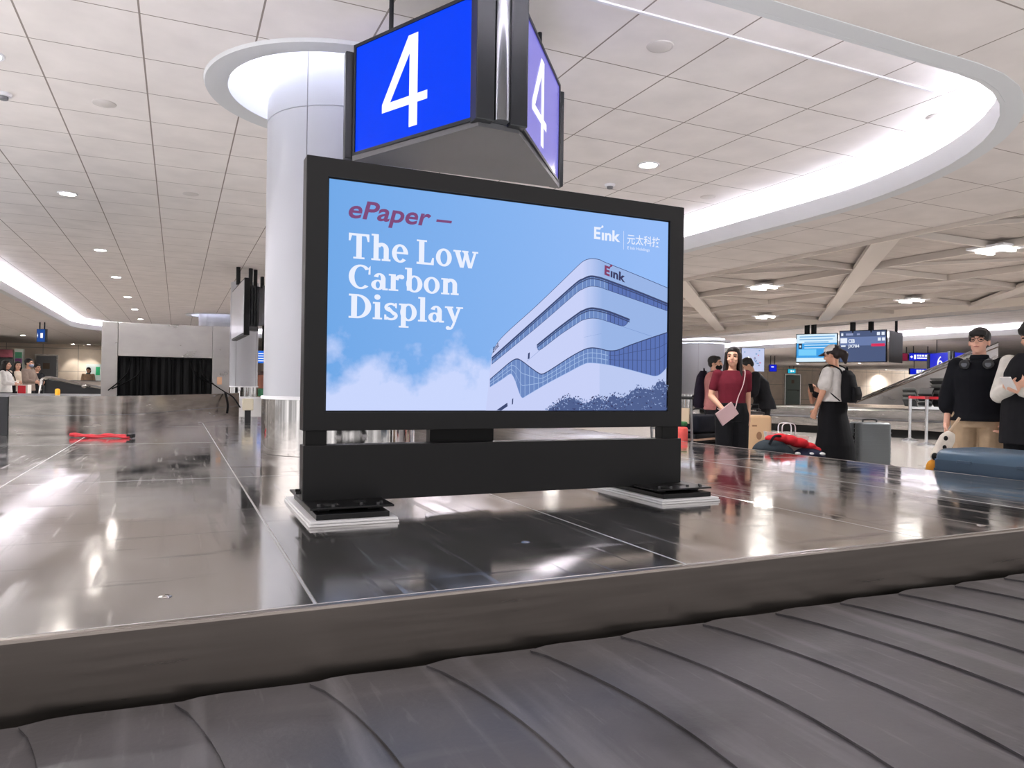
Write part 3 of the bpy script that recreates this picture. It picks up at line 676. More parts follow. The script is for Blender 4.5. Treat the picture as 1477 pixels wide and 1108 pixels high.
GL = {
 'T': (rc(.275, 0, .475, 1)+rc(0, .91, .75, 1)+[[(0, 1), (0, .70), (.06, .70), (.12, .93)], [(.75, 1), (.75, .70), (.69, .70), (.63, .93)]]+rc(.17, 0, .58, .07), .83),
 'h': (rc(.08, 0, .27, 1.05)+rc(0, .98, .2, 1.05)+rc(0, 0, .34, .07)+archr(0), .77),
 'e': (ring(.31, .36, .31, .375, .18, .09, 0, 318)+rc(.14, .34, .62, .42), .69),
 'L': (rc(.09, 0, .3, 1)+rc(0, .93, .4, 1)+rc(0, 0, .68, .09)+[[(.68, 0), (.68, .3), (.62, .3), (.55, .07)]], .76),
 'o': (ring(.32, .36, .32, .375, .18, .09), .70),
 'w': ([[(.05, .7), (.25, .7), (.43, .0), (.28, .0)], [(.43, .0), (.33, .0), (.46, .62), (.55, .55)], [(.40, .7), (.58, .7), (.77, 0), (.62, 0)], [(.66, 0), (.77, 0), (.96, .7), (.86, .7)]]+rc(0, .65, .32, .72)+rc(.36, .65, .62, .72)+rc(.78, .65, 1.03, .72), 1.04),
 'C': (ring(.44, .5, .44, .52, .21, .08, 42, 312)+[[(.72, .62), (.8, .62), (.8, 1.0), (.74, .92)]], .83),
 'a': (rc(.36, .06, .54, .5)+ring(.31, .47, .23, .25, .18, .08, 0, 160)+ring(.25, .21, .25, .22, .17, .07)+rc(.42, 0, .63, .08), .66),
 'r': (rc(.08, 0, .27, .72)+rc(0, .65, .2, .72)+rc(0, 0, .37, .07)+ring(.46, .44, .24, .28, .15, .14, 70, 170)+dot(.5, .62, .095), .62),
 'b': (rc(.08, .05, .27, 1.05)+rc(0, .98, .2, 1.05)+ring(.37, .36, .32, .375, .19, .08), .74),
 'n': (rc(.08, 0, .27, .72)+rc(0, .65, .2, .72)+rc(0, 0, .34, .07)+archr(0), .77),
 'D': (rc(.09, 0, .3, 1)+ring(.3, .5, .52, .5, .22, .08, -90, 90)+rc(0, .92, .35, 1)+rc(0, 0, .35, .08), .88),
 'i': (rc(.08, 0, .27, .72)+rc(0, .65, .2, .72)+rc(0, 0, .35, .07)+dot(.165, .93, .115), .41),
 's': (ring(.27, .53, .25, .195, .13, .09, 25, 265, 20)+ring(.27, .185, .26, .2, .13, .09, -155, 95, 20)+[[(.1, .48), (.2, .56), (.46, .27), (.36, .19)]]+[[(.42, .72), (.49, .72), (.49, .5), (.43, .52)], [(.02, .22), (.09, .22), (.13, .0), (.02, .0)]], .57),
 'p': (rc(.08, -.3, .27, .72)+rc(0, .65, .2, .72)+rc(0, -.3, .38, -.23)+ring(.37, .36, .32, .375, .19, .08), .74),
 'l': (rc(.08, 0, .27, 1.05)+rc(0, .98, .2, 1.05)+rc(0, 0, .35, .07), .40),
 'y': ([[(.06, .7), (.27, .7), (.47, .1), (.37, -.04)], [(.54, .7), (.65, .7), (.38, -.12), (.28, -.12)]]+rc(0, .65, .34, .72)+rc(.46, .65, .74, .72)+ring(.2, -.08, .17, .22, .1, .1, -110, -10, 12)+dot(.13, -.22, .085), .76),
 ' ': ([], .26)}
def headline(mb, body, x0, x1, zb, cap, y):
    wd = sum(GL[c][1] for c in body)-.03; sx = (x1-x0)/wd; x = x0
    for i, c in enumerate(body):
        for pl in GL[c][0]: mb.add([(x+a*sx, y-.00001*(i % 2), zb+q*cap) for a, q in pl], [tuple(range(len(pl)))])
        x += GL[c][1]*sx
YT = YS+.0085
def HL(body, xl, xr, yt, yb, xm):
    z0 = at_y(xm, yb, YT).z; z1 = at_y(xm, yt, YT).z
    m = MB(); headline(m, body, at_y(xl, yb, YT).x, at_y(xr, yb, YT).x, z0, z1-z0, YT); m.build('headline_lettering', M_txt, scr)
HL('The Low', 502.7, 689, 336.8, 373.3, 516)
HL('Carbon', 502.7, 662.4, 382, 416, 516)
HL('Display', 502.7, 667.4, 424.2, 459, 514)
m = MB(); z0 = at_y(568, 329.3, YT).z; z1 = at_y(531, 290.5, YT).z
put_text(m, 'ePaper \u2013', at_y(502.7, 316, YT).x, at_y(652, 321, YT).x, z0, z1, lambda x, y: (x, YT, y), 0, .22, .02)
m.build('title_lettering', M_mar, scr)
def W(px, py): return at_y(px, py, YT)
m = MB()   # logo top right: E, joined dot, ink, thin rule, four characters, small line
zf = lambda xx, y: W(xx, y).z
put_text(m, 'E', W(856.8, 340).x, W(866, 340).x, zf(861, 345), zf(861, 327.5), lambda x, y: (x, YT, y), 0, 0, .03)
put_text(m, '\u0131nk', W(868, 340).x, W(894.6, 340).x, zf(882, 348), zf(882, 332), lambda x, y: (x, YT, y), 0, 0, .03)
c = W(869, 327); m.add([(c.x+.0055*math.cos(i*.45), YT-.00002, c.z+.0055*math.sin(i*.45)) for i in range(14)], [tuple(range(14))])
a, d = W(864.5, 330), W(869, 327.5); m.bar((a.x, YT, a.z), (d.x, YT, d.z), .0005, .004)
c = W(899.5, 345); m.box(c.x-.0008, c.x+.0008, YT-.0002, YT, W(899.5, 360).z, W(899.5, 333).z)
put_text(m, '\u5143\u592a\u79d1\u6280', W(904.5, 345).x, W(952, 350).x, zf(928, 354.5), zf(928, 340), lambda x, y: (x, YT, y), 0, 0, .008)
put_text(m, 'E Ink Holdings', W(905, 358).x, W(937, 361).x, zf(921, 362.5), zf(921, 357), lambda x, y: (x, YT, y), 0, 0, .0)
m.build('logo_lettering', M_txt, scr)

# ---- levelling feet
M_fw = mat('foot_white', (222, 222, 224), .45); M_fb = noise_var(mat('foot_black', (20, 20, 22), .35, .4), 20, .2)
for xf, wf in ((.44, .335), (1.985, .33)):
    ft = MB(); ft.box(xf, xf+wf, 2.705, 3.38, .4805, .489); ft.box(xf+.004, xf+wf-.004, 2.709, 3.376, .4905, .499); f_ = ft.build('foot_pad', M_fw, disp, bevel=.002)
    p = MB(); p.box(xf+.03, xf+wf-.03, 2.735, 3.30, .4995, .520)
    p.build('foot_plate', M_fb, f_, bevel=.002)
    p = MB(); p.box(xf+.012, xf+wf-.005, 2.76, 3.30, .532, .540); p.box(xf+.05, xf+.09, 2.80, 3.2, .520, .532); p.box(xf+wf-.1, xf+wf-.05, 2.80, 3.2, .52, .532)
    p.build('top_plate', M_fb, f_, bevel=.002)
    for (dx, dy) in ((.05, .09), (.10, .07), (.21, .09), (.29, .1), (.27, .07), (.06, .45), (.28, .46)):
        p = MB(); p.cyl((xf+dx, 2.705+dy, .540), (xf+dx, 2.705+dy, .551), .008, .0075, 10); p.build('bolt', mat('bolt_steel', (70, 70, 72), .3, .8), f_)
    p = MB(); p.box(xf+.075, xf+.13, 2.80, 2.86, .5402, .5405); p.build('slot_hole', M_gap, f_)
    p = MB(); p.box(xf+.2, xf+.245, 2.84, 2.9, .5402, .5405); p.build('slot_hole', M_gap, f_)
for dz in (.59, .598):
    b = MB(); b.cyl((X0-.02, YS+.02+(dz-.59)*2, dz-.02), (X0, YS+.02+(dz-.59)*2, dz-.02), .006, .006, 8); b.build('side_screw', M_black, disp)

# ================================================================== the hanging sign with number 4
M_sdark = mat('sign_dark', (34, 36, 40), .38, .4); M_soff = noise_var(mat('sign_soffit', (92, 92, 95), .38, .4), 3, .06)
M_blue = mat('sign_blue', (0, 0, 0), .35, 0, .05, emit=(0, 66, 255), es=GLOW)
M_sheen = mat('sign_blue_sheen', (20, 20, 60), .25, 0, .5, emit=(120, 116, 214), es=GLOW*.85)  # blue face with the grazing-angle sheen put into its colour
M_four = emi('sign_white', (255, 255, 255), 1.15)
def hanging_sign(pts, z0, z1, digit, label, name='gate_sign', mats=(M_blue, M_sheen), group=None, strokes=None):
    """three lightboxes on a triangular plan; pts: far end, near end of the first face, near and far end of the second"""
    A_, B_, C_, D_ = [Vector((x, y)) for x, y in pts]
    ctr = (A_+B_+C_+D_)/4
    t = thing(name, label, 'hanging sign', (ctr.x, ctr.y, z0), group=group)
    E1 = A_+(D_-A_).normalized()*.12; 
    for (P, Q, m) in ((A_, B_, mats[0]), (C_, D_, mats[1]), (D_, A_, mats[0])):
        if P is D_:
            dd = (Q-P).normalized(); P = P+dd*.1; Q = Q-dd*.1
        dr = (Q-P).normalized(); nr = Vector((dr.y, -dr.x))
        if nr.dot(P-ctr) < 0: nr = -nr
        L = (Q-P).length
        def pt(s_, z, o): v = P+dr*s_+nr*o; return (v.x, v.y, z)
        fr = .018
        b = MB()
        for (s0, s1, za, zb) in ((0, L, z0, z0+fr), (0, L, z1-fr, z1), (0, fr, z0, z1), (L-fr, L, z0, z1)):
            vs = [pt(s, z, o) for z in (za, zb) for o in (-.06, 0) for s in (s0, s1)]
            b.add(vs, [(0, 2, 3, 1), (4, 5, 7, 6), (0, 1, 5, 4), (2, 6, 7, 3), (0, 4, 6, 2), (1, 3, 7, 5)])
        box = b.build('lightbox_frame', M_sdark, t)
        b = MB(); b.add([pt(fr, z0+fr, -.008), pt(L-fr, z0+fr, -.008), pt(L-fr, z1-fr, -.008), pt(fr, z1-fr, -.008)], [(0, 1, 2, 3)]); pn = b.build('lit_panel', m, box)
        b = MB(); flip = (Vector((dr.x, dr.y)).dot(Vector((-nr.y, nr.x))) < 0)
        H = z1-z0
        for pl in strokes:
            q = []
            for (u, v) in pl:
                s_ = (1-u)*L if flip else u*L
                q.append(pt(s_, z0+v*H, -.006))
            b.add(q, [tuple(range(len(q)))])
        b.build('number', M_four, pn)
    b = MB(); off = .02
    b.prism([(A_.x, A_.y+.0), (B_.x, B_.y+.03), (C_.x, C_.y+.03), (D_.x, D_.y)], z0-.03, z0-.001); b.build('soffit', M_soff, t)
    b = MB(); b.prism([(A_.x+.02, A_.y-.02), (B_.x+.02, B_.y+.06), (C_.x-.02, C_.y+.06), (D_.x-.02, D_.y-.02)], z1-.02, z1); b.build('top_cover', M_sdark, t)
    mid = (B_+C_)/2; out = (mid-ctr).normalized()
    b = MB()
    for P in (B_, C_):
        q = P+(mid-P)*.18; b.bar((q.x, q.y+.03, z0-.01), (q.x, q.y+.03, z1+.02), .09, .10)
    b.build('corner_post', M_sdark, t, bevel=.006)
    b = MB(); q = mid-out*.0; b.cyl((q.x, q.y+.01, z0+.0), (q.x, q.y+.01, z1+.02), .048, .048, 32); b.build('corner_tube', mat('tube_metal', (120, 122, 126), .22, 1.0), t, smooth=True)
    for P in (A_, D_):
        b = MB(); b.bar((P.x, P.y+.05, z0-.01), (P.x, P.y+.05, z1-.03), .06, .08); b.build('corner_post', M_sdark, t, bevel=.006)
    for P in ((A_*.7+ctr*.3), (D_*.7+ctr*.3)):
        b = MB(); b.cyl((P.x, P.y, z1-.01), (P.x, P.y, ZR-.001), .014, .014, 12); b.build('hanger_rod', M_sdark, t, smooth=True)
    return t
def glyph4(): # light condensed 4 in unit panel space
    return [[(.472, .88), (.537, .88), (.537, .106), (.472, .106)], [(.462, .88), (.537, .88), (.318, .37), (.25, .37)], [(.25, .37), (.613, .37), (.613, .297), (.25, .297)]]
SP = []
for (px, py) in ((508, 225), (693, 170), (752, 182), (807, 265)):
    q = at_z(px, py, 2.35); SP.append((q.x, q.y))
hanging_sign(SP, 2.35, 3.005, '4', 'blue lit triangular hanging sign with a white number 4 above the screen', strokes=glyph4())
# ================================================================== people
class Vol(MB):
    """closed overlapping shapes that are fused into one continuous skin"""
    def cone(s, p0, p1, r0, r1, n=14, mi=0):
        p0 = Vector(p0); p1 = Vector(p1); d = p1-p0; L = d.length
        if L < 1e-5: return s
        d /= L; pts = []; rs = []
        for a in (-85, -60, -30, 0): pts.append(p0+d*(r0*math.sin(R(a)))); rs.append(r0*math.cos(R(a)))
        for a in (0, 30, 60, 85): pts.append(p1+d*(r1*math.sin(R(a)))); rs.append(r1*math.cos(R(a)))
        return s.tube(pts, rs, n)
    def loft(s, rings, n=20):
        """rings: (centre, half width across, half depth, angle)"""
        vs = []; k = len(rings)
        for c, a, b, *an in rings:
            t = an[0] if an else 0
            for j in range(n):
                q = 2*math.pi*j/n; x, y = a*math.cos(q), b*math.sin(q)
                vs.append((c[0]+x*math.cos(t)-y*math.sin(t), c[1]+x*math.sin(t)+y*math.cos(t), c[2]))
        fs = [(i*n+j, i*n+(j+1) % n, (i+1)*n+(j+1) % n, (i+1)*n+j) for i in range(k-1) for j in range(n)]
        fs += [tuple(range(n-1, -1, -1)), tuple(range((k-1)*n, k*n))]
        return s.add(vs, fs)
    def fuse(s, name, m, parent, vox=.009, it=4, offset=None):
        me = bpy.data.meshes.new('v'); me.from_pydata(s.v, [], s.f); me.update()
        bm = bmesh.new(); bm.from_mesh(me); bmesh.ops.recalc_face_normals(bm, faces=bm.faces); bm.to_mesh(me); bm.free()
        o = bpy.data.objects.new('v', me); COL.objects.link(o)
        rm = o.modifiers.new('r', 'REMESH'); rm.mode = 'VOXEL'; rm.voxel_size = vox
        if it: sm_ = o.modifiers.new('s', 'SMOOTH'); sm_.iterations = it; sm_.factor = .5
        dg = bpy.context.evaluated_depsgraph_get(); dg.update()
        out = bpy.data.meshes.new_from_object(o.evaluated_get(dg)); bpy.data.objects.remove(o); bpy.data.meshes.remove(me)
        out.name = name; out.materials.clear(); out.materials.append(m)
        out.polygons.foreach_set('use_smooth', [True]*len(out.polygons)); out.polygons.foreach_set('material_index', [0]*len(out.polygons))
        q = bpy.data.objects.new(name, out); COL.objects.link(q); q.parent = parent
        return q

def V(*a): return Vector(a)
def hand(v, wrist, dirv, palm, side, curl=35, s=1.0, spread=6):
    """palm plus five bent fingers; dirv = along the hand, palm = way the palm faces, side = +1 thumb on the cross side"""
    d = dirv.normalized(); p = (palm-d*palm.dot(d)).normalized(); c = d.cross(p)*side
    M = Matrix((c, p, d)).transposed()
    v.ell(wrist+d*.045*s, (.040*s, .016*s, .055*s), M, 12, 8)
    v.cone(wrist-d*.02*s, wrist+d*.03*s, .026*s, .027*s)
    for i, (o, L) in enumerate(((.030, .072), (.010, .082), (-.011, .076), (-.030, .060))):
        b = wrist+d*.085*s+c*o*s; f1 = R(curl*.5+i*3); f2 = R(curl*1.5+i*5); sp_ = R((1.5-i)*spread)
        d1 = (d*math.cos(f1)+p*math.sin(f1)+c*math.sin(sp_)).normalized(); d2 = (d*math.cos(f2)+p*math.sin(f2)+c*math.sin(sp_)*.6).normalized()
        k = b+d1*L*.5*s; v.cone(b-d*.015*s, k, .0105*s, .0100*s, 8); v.cone(k, k+d2*L*.5*s, .0100*s, .0085*s, 8)
    b = wrist+d*.025*s+c*.034*s; d1 = (d*.75+c*.65+p*.35).normalized(); d2 = (d*.9+c*.2+p*.45).normalized()
    v.cone(b, b+d1*.04*s, .0135*s, .0115*s, 8); v.cone(b+d1*.04*s, b+d1*.04*s+d2*.035*s, .0115*s, .0095*s, 8)

SKIN = {}
def skin(c):
    if c not in SKIN: SKIN[c] = mat('skin_%d' % len(SKIN), c, .5, 0, .35)
    return SKIN[c]
M_eye = mat('eye_dark', (30, 22, 20), .2); M_lip = mat('lip', (164, 92, 84), .5); M_brow = mat('brow', (34, 28, 26), .7)
CLOTH = {}
def cloth(c, r=.85):
    if c not in CLOTH: CLOTH[c] = noise_var(mat('cloth_%d_%d_%d' % c, c, r, 0, .2), 14, .10, bump=.35, bscale=7, bdist=.02)
    return CLOTH[c]
BASE = dict(pelvis=(0, 0, .93), chest=(0, .0, 1.24), neck=(0, -.01, 1.43), head=(0, .015, 1.575),
            shR=(.175, -.01, 1.375), elR=(.225, -.03, 1.10), wrR=(.225, .05, .86), shL=(-.175, -.01, 1.375), elL=(-.225, -.03, 1.10), wrL=(-.225, .05, .86),
            hpR=(.085, 0, .89), knR=(.10, .02, .49), anR=(.105, -.02, .075), hpL=(-.085, 0, .89), knL=(-.10, .02, .49), anL=(-.105, -.02, .075))
def person(label, px, d, H, a, pose=None, sk=(214, 168, 140), top=None, bottom=None, hair='short', hairc=(24, 20, 20), head_yaw=0, head_pitch=0, fem=False,
           handR=None, handL=None, vox=.009, shoes=(30, 30, 32), wide=1.0, base=None, mask=None, glasses=False, cap=None, group=None):
    loc = at_d(px, 560, d) if base is None else Vector(base); loc = Vector((loc.x, loc.y, FZ))
    v_ = V(loc.x, loc.y, 0).normalized(); r_ = V(v_.y, -v_.x, 0); f = -v_*math.cos(R(a)) + r_*math.sin(R(a))
    rz = math.atan2(f.y, f.x)-math.pi/2
    root = thing('person', label, 'person', loc, rz, group)
    k = H/1.705; root.scale = (k, k, k)
    J = {n_: Vector(p) for n_, p in BASE.items()}
    for n_, p in (pose or {}).items(): J[n_] = Vector(p)
    w_ = wide*(.93 if fem else 1.0)
    def tors(g=0, z0=None, z1=None):
        P, C, N = J['pelvis'], J['chest'], J['neck']
        sx = (J['shR']-J['shL']).length/2
        sh = (J['shR']+J['shL'])/2
        pts = [(P+V(0, 0, -.09), .145*w_+g, .105+g), (P+V(0, -.005, 0), .168*w_+g, .118*wide+g), (P.lerp(C, .35), .148*w_+g, .108*wide+g), (P.lerp(C, .65), .150*w_+g, .110*wide+g),
               (C+V(0, 0, .02), .166*w_+g, .118*wide+g), (C.lerp(sh, .55), .165*w_+g, .108+g), (sh+V(0, 0, .005), sx*.86+g, .080+g), (sh.lerp(N, .55)+V(0, 0, .012), .075+g, .062+g)]
        return pts
    # ---- body
    b = Vol(); b.loft(tors()); hc = J['head']; E_ = Euler((R(-head_pitch), 0, R(head_yaw)), 'XYZ').to_matrix()
    def hp(x, y, z): return hc + E_ @ V(x, y, z)
    b.cone(J['neck']+V(0, 0, -.03), hp(0, -.015, -.06), .058 if not fem else .050, .052 if not fem else .046)
    b.ell(hp(0, -.012, .03), (.074, .094, .092), E_); b.ell(hp(0, .018, -.035), (.060, .072, .082), E_); b.ell(hp(0, .040, -.085), (.032, .035, .028), E_)
    b.cone(hp(0, .088, .018), hp(0, .106, -.022), .010, .0155, 8); b.ell(hp(0, .082, -.058), (.024, .016, .012), E_)
    b.ell(hp(0, .066, .030), (.055, .024, .018), E_)
    for s_ in (1, -1):
        b.ell(hp(.077*s_, -.012, -.008), (.010, .019, .031), E_, 10, 8); b.ell(hp(.036*s_, .064, -.030), (.024, .022, .022), E_, 10, 8)
    for S_, sg in (('R', 1), ('L', -1)):
        sh, el, wr = J['sh'+S_], J['el'+S_], J['wr'+S_]
        q = .92 if fem else 1
        b.ell(sh, (.058*q, .058*q, .056*q)); b.cone(sh, el, .053*q*wide, .040*q); b.cone(el, wr, .041*q, .026*q)
        hd = (handR if S_ == 'R' else handL) or {}
        hand(b, wr, Vector(hd.get('dir', tuple(wr-el))), Vector(hd.get('palm', (-sg, 0, 0))), hd.get('side', sg), hd.get('curl', 35))
        hpj, kn, an = J['hp'+S_], J['kn'+S_], J['an'+S_]
        b.cone(hpj, kn, .084*w_, .055); b.cone(kn+V(0, -.008, -.06), an+V(0, 0, .02), .053, .036); b.cone(an+V(0, -.02, -.035), an+V(0, .12, -.05), .035, .028)
    body = b.fuse('body', skin(sk), root, vox)
    # ---- face
    for s_ in (1, -1):
        if mask is None or True:
            e = MB(); e.ell(hp(.031*s_, .0745, .006), (.0135, .007, .0065), E_, 10, 6); e.build('eye', M_eye, root, local=True, smooth=True)
        e = MB(); e.tube([hp(.015*s_, .088, .029), hp(.032*s_, .085, .034), hp(.050*s_, .070, .028)], [.004, .005, .003], 6); e.build('eyebrow', M_brow, root, local=True)
    if not mask:
        e = MB(); e.tube([hp(-.021, .0875, -.060), hp(0, .0975, -.0575), hp(.021, .0875, -.060)], [.003, .0058, .003], 6); e.build('lips', M_lip, root, local=True, smooth=True)
    else:
        e = Vol(); e.ell(hp(0, .045, -.055), (.064, .066, .052), E_); e.fuse('face_mask', cloth(mask), root, .008, 2)
        e = MB()
        for s_ in (1, -1): e.tube([hp(.058*s_, .05, -.03), hp(.08*s_, -.005, .0)], .003, 5)
        e.build('mask_loop', cloth(mask), root, local=True)
    if glasses:
        e = MB(); g_ = mat('glasses_metal', (70, 66, 64), .3, .8)
        for s_ in (1, -1):
            e.tube([hp((.033+.024*math.cos(t*.524))*s_, .098, .004+.02*math.sin(t*.524)) for t in range(13)], .0026, 5)
            e.tube([hp(.057*s_, .096, .01), hp(.080*s_, .0, .008)], .0026, 5)
        e.tube([hp(-.01, .1, .01), hp(.01, .1, .01)], .0025, 5); e.build('glasses', g_, root, local=True)
    # ---- hair
    if hair:
        h = Vol()
        if hair == 'bowl':
            h.ell(hp(0, -.018, .050), (.088, .104, .090), E_); h.ell(hp(0, .05, .070), (.070, .052, .042), E_); h.ell(hp(0, -.06, .01), (.072, .060, .075), E_)
            for i in range(9): t = -60+15*i; h.cone(hp(.062*math.sin(R(t)), .035+.06*math.cos(R(t)), .075), hp(.070*math.sin(R(t)), .04+.062*math.cos(R(t)), .046-.008*(i % 2)), .018, .008, 8)
        else:
            h.ell(hp(0, -.026, .048), (.083, .100, .084), E_); h.ell(hp(0, .028, .086), (.062, .058, .034), E_); h.ell(hp(0, -.062, .005), (.068, .055, .072), E_)
            for s_ in (1, -1): h.ell(hp(.070*s_, -.012, .034), (.016, .05, .04), E_)
        if hair == 'long':
            for i in range(11):
                t = R(-110+22*i); x, y = .078*math.sin(t), -.03-.068*math.cos(t)
                h.cone(hp(x, y, .03), hp(x*1.05, y-.01, -.10), .026, .026, 8); h.cone(hp(x*1.05, y-.01, -.10), hp(x*1.15, y*1.0-.012, -.215-.02*math.sin(i*2.2)), .026, .014, 8)
            for s_ in (1, -1): h.cone(hp(.076*s_, .02, .05), hp(.090*s_, .0, -.10), .018, .020, 8); h.cone(hp(.09*s_, .0, -.10), hp(.105*s_, .03, -.25), .024, .012, 8)
        if hair == 'bun':
            h.cone(hp(0, -.10, .02), hp(0, -.15, -.03), .045, .055); h.cone(hp(0, -.15, -.03), hp(.0, -.15, -.13), .055, .022)
        h.fuse('hair', mat('hair_%d' % hairc[0], hairc, .45, 0, .4), root, .008, 3)
    if cap:
        cc = mat('cap_fabric', cap, .8); h = Vol(); h.ell(hp(0, -.012, .058), (.088, .105, .078), E_); h.fuse('cap', cc, root, .008, 3)
        h = MB(); vs = []
        for i in range(13):
            t = R(-75+150*i/12); vs += [hp(.078*math.sin(t), .02+.075*math.cos(t), .050), hp(.082*math.sin(t), .04+.145*math.cos(t), .034-.012*abs(math.sin(t)))]
        vs2 = [q-E_ @ V(0, 0, .005) for q in vs]; nn = len(vs)
        fs = [(2*i, 2*i+1, 2*i+3, 2*i+2) for i in range(12)] + [(nn+2*i, nn+2*i+2, nn+2*i+3, nn+2*i+1) for i in range(12)] + [(2*i+1, nn+2*i+1, nn+2*i+3, 2*i+3) for i in range(12)]
        h.add(vs+vs2, fs); h.build('cap_brim', cc if fem is None else mat('cap_brim_dark', (52, 52, 60), .8), root, local=True)
    # ---- clothing
    if top:
        c = Vol(); g = top.get('g', .018); T = tors(g); hem = top.get('hem', .86); P = J['pelvis']
        q = [(V(P.x, P.y, hem), .178*w_+g+top.get('flare', 0), .125*wide+g+top.get('flare', 0))] + [t for t in T[1:] if t[0].z > hem+.03]
        c.loft(q, 24)
        sl = top.get('sleeve', 'short')
        for S_ in 'RL':
            sh, el, wr = J['sh'+S_], J['el'+S_], J['wr'+S_]; lo = top.get('loose', 0)
            if sl == 'none': continue
            c.ell(sh+V(0, 0, -.012), .052+g*.7); c.cone(sh+V(0, 0, -.01), el if sl != 'short' else sh.lerp(el, .62), .048*wide+g*.7, .042+g*.7+lo)
            if sl == 'long': c.cone(el, el.lerp(wr, .93), .042+g*.7+lo*.6, .030+g*.6)
            if sl == 'mid': c.cone(el, el.lerp(wr, .38), .042+g*.7+lo, .040+g*.7+lo)
        c.fuse('shirt', cloth(top['c']), root, max(vox, .010), 3)
        if top.get('collar'):
            n_ = MB(); n_.lathe([(.070, -.02), (.078, .0), (.070, .028), (.064, .03)], tuple(J['neck']+V(0, .0, .0)), 24); n_.build('collar', cloth(top['collar']), root, local=True, smooth=True)
    if bottom:
        c = Vol(); P = J['pelvis']; kd = bottom.get('kind', 'pants'); g = bottom.get('g', .02)
        c.loft([(P+V(0, 0, -.12), .165*w_+g, .115+g), (P+V(0, -.005, -.02), .170*w_+g, .120*wide+g), (P+V(0, 0, .10), .150*w_+g*.8, .108*wide+g*.8)])
        for S_ in 'RL':
            hpj, kn, an = J['hp'+S_], J['kn'+S_], J['an'+S_]
            if kd == 'pants':
                c.cone(hpj, kn, .090*w_+g, .060+g); c.cone(kn, an+V(0, 0, .05), .060+g, bottom.get('cuff', .050)+g)
        if kd == 'skirt':
            f_ = bottom.get('flare', .25); m_ = (J['anR']+J['anL'])/2
            c.loft([(V(m_.x, m_.y, .10), f_, f_*.8), (V(m_.x, m_.y, .45), f_*.9, f_*.72), (P+V(0, 0, -.1), .19*w_, .145), (P+V(0, 0, .08), .165*w_, .125), (P+V(0, 0, .12), .165*w_, .125)], 28)
        c.fuse('trousers' if kd == 'pants' else 'skirt', cloth(bottom['c']), root, max(vox, .010), 3)
    s_ = Vol()
    for S_ in 'RL':
        an = J['an'+S_]; s_ = Vol(); s_.cone(an+V(0, -.03, -.03), an+V(0, .13, -.038), .042, .036); s_.fuse('shoe', cloth(shoes), root, .01, 2)
    return root, J, k
def wpos(root, k, p):
    return Matrix.Translation(root.location) @ Matrix.Rotation(root.rotation_euler.z, 4, 'Z') @ (Vector(p)*k)

# ---- woman in the burgundy top
r1, J1, k1 = person('woman in burgundy short-sleeved top and black trousers holding a pale pink pouch', 1056, 8.15, 1.585, 18,
    pose=dict(elR=(.245, -.03, 1.11), wrR=(.135, .165, .93), elL=(-.205, -.045, 1.09), wrL=(-.205, -.01, .84), anR=(.11, -.02, .075)),
    top=dict(c=(98, 26, 40), g=.020, hem=.925, sleeve='short'), bottom=dict(c=(18, 18, 22), g=.035, cuff=.085), hair='long', hairc=(26, 20, 20), head_yaw=-25, fem=True, wide=1.02,
    handR=dict(dir=(-.8, .3, -.5), palm=(-.4, -.9, .1), curl=55), sk=(206, 160, 134), vox=.008)
def on(root, k, mb, name, m, label=None, cat=None, smooth=False, bevel=0, parent=None):
    """geometry given in a person's own frame, placed in the hall"""
    mb.v = [tuple(wpos(root, k, p)) for p in mb.v]
    if parent is None:
        z0 = min(v[2] for v in mb.v); cx = sum(v[0] for v in mb.v)/len(mb.v); cy = sum(v[1] for v in mb.v)/len(mb.v)
        o = mb.build(name, m, None, smooth, bevel, loc=(cx, cy, z0))
        if label: tag(o, label, cat)
        return o
    return mb.build(name, m, parent, smooth, bevel)
M_pink = mat('pouch_pink', (188, 158, 158), .5)
b = MB(); b.boxm(Matrix.Translation((.13, .225, .905)) @ Matrix.Rotation(R(12), 4, 'Z') @ Matrix.Rotation(R(35), 4, 'Y'), .25, .022, .17)
pouch = on(r1, k1, b, 'clutch_bag', M_pink, 'pale pink flat pouch on a thin strap in the hand of the burgundy-topped woman', 'bag', bevel=.006)
b = MB(); b.tube(smooth_path([V(.03, .22, .97), V(-.02, .165, 1.10), V(-.08, .16, 1.25), V(-.12, .10, 1.40), V(-.125, -.02, 1.435), V(-.10, -.12, 1.36), V(.02, -.15, 1.15), V(.16, -.05, .98), V(.19, .16, .95)], 6), .006, 6)
on(r1, k1, b, 'strap', M_pink, parent=pouch, smooth=True)

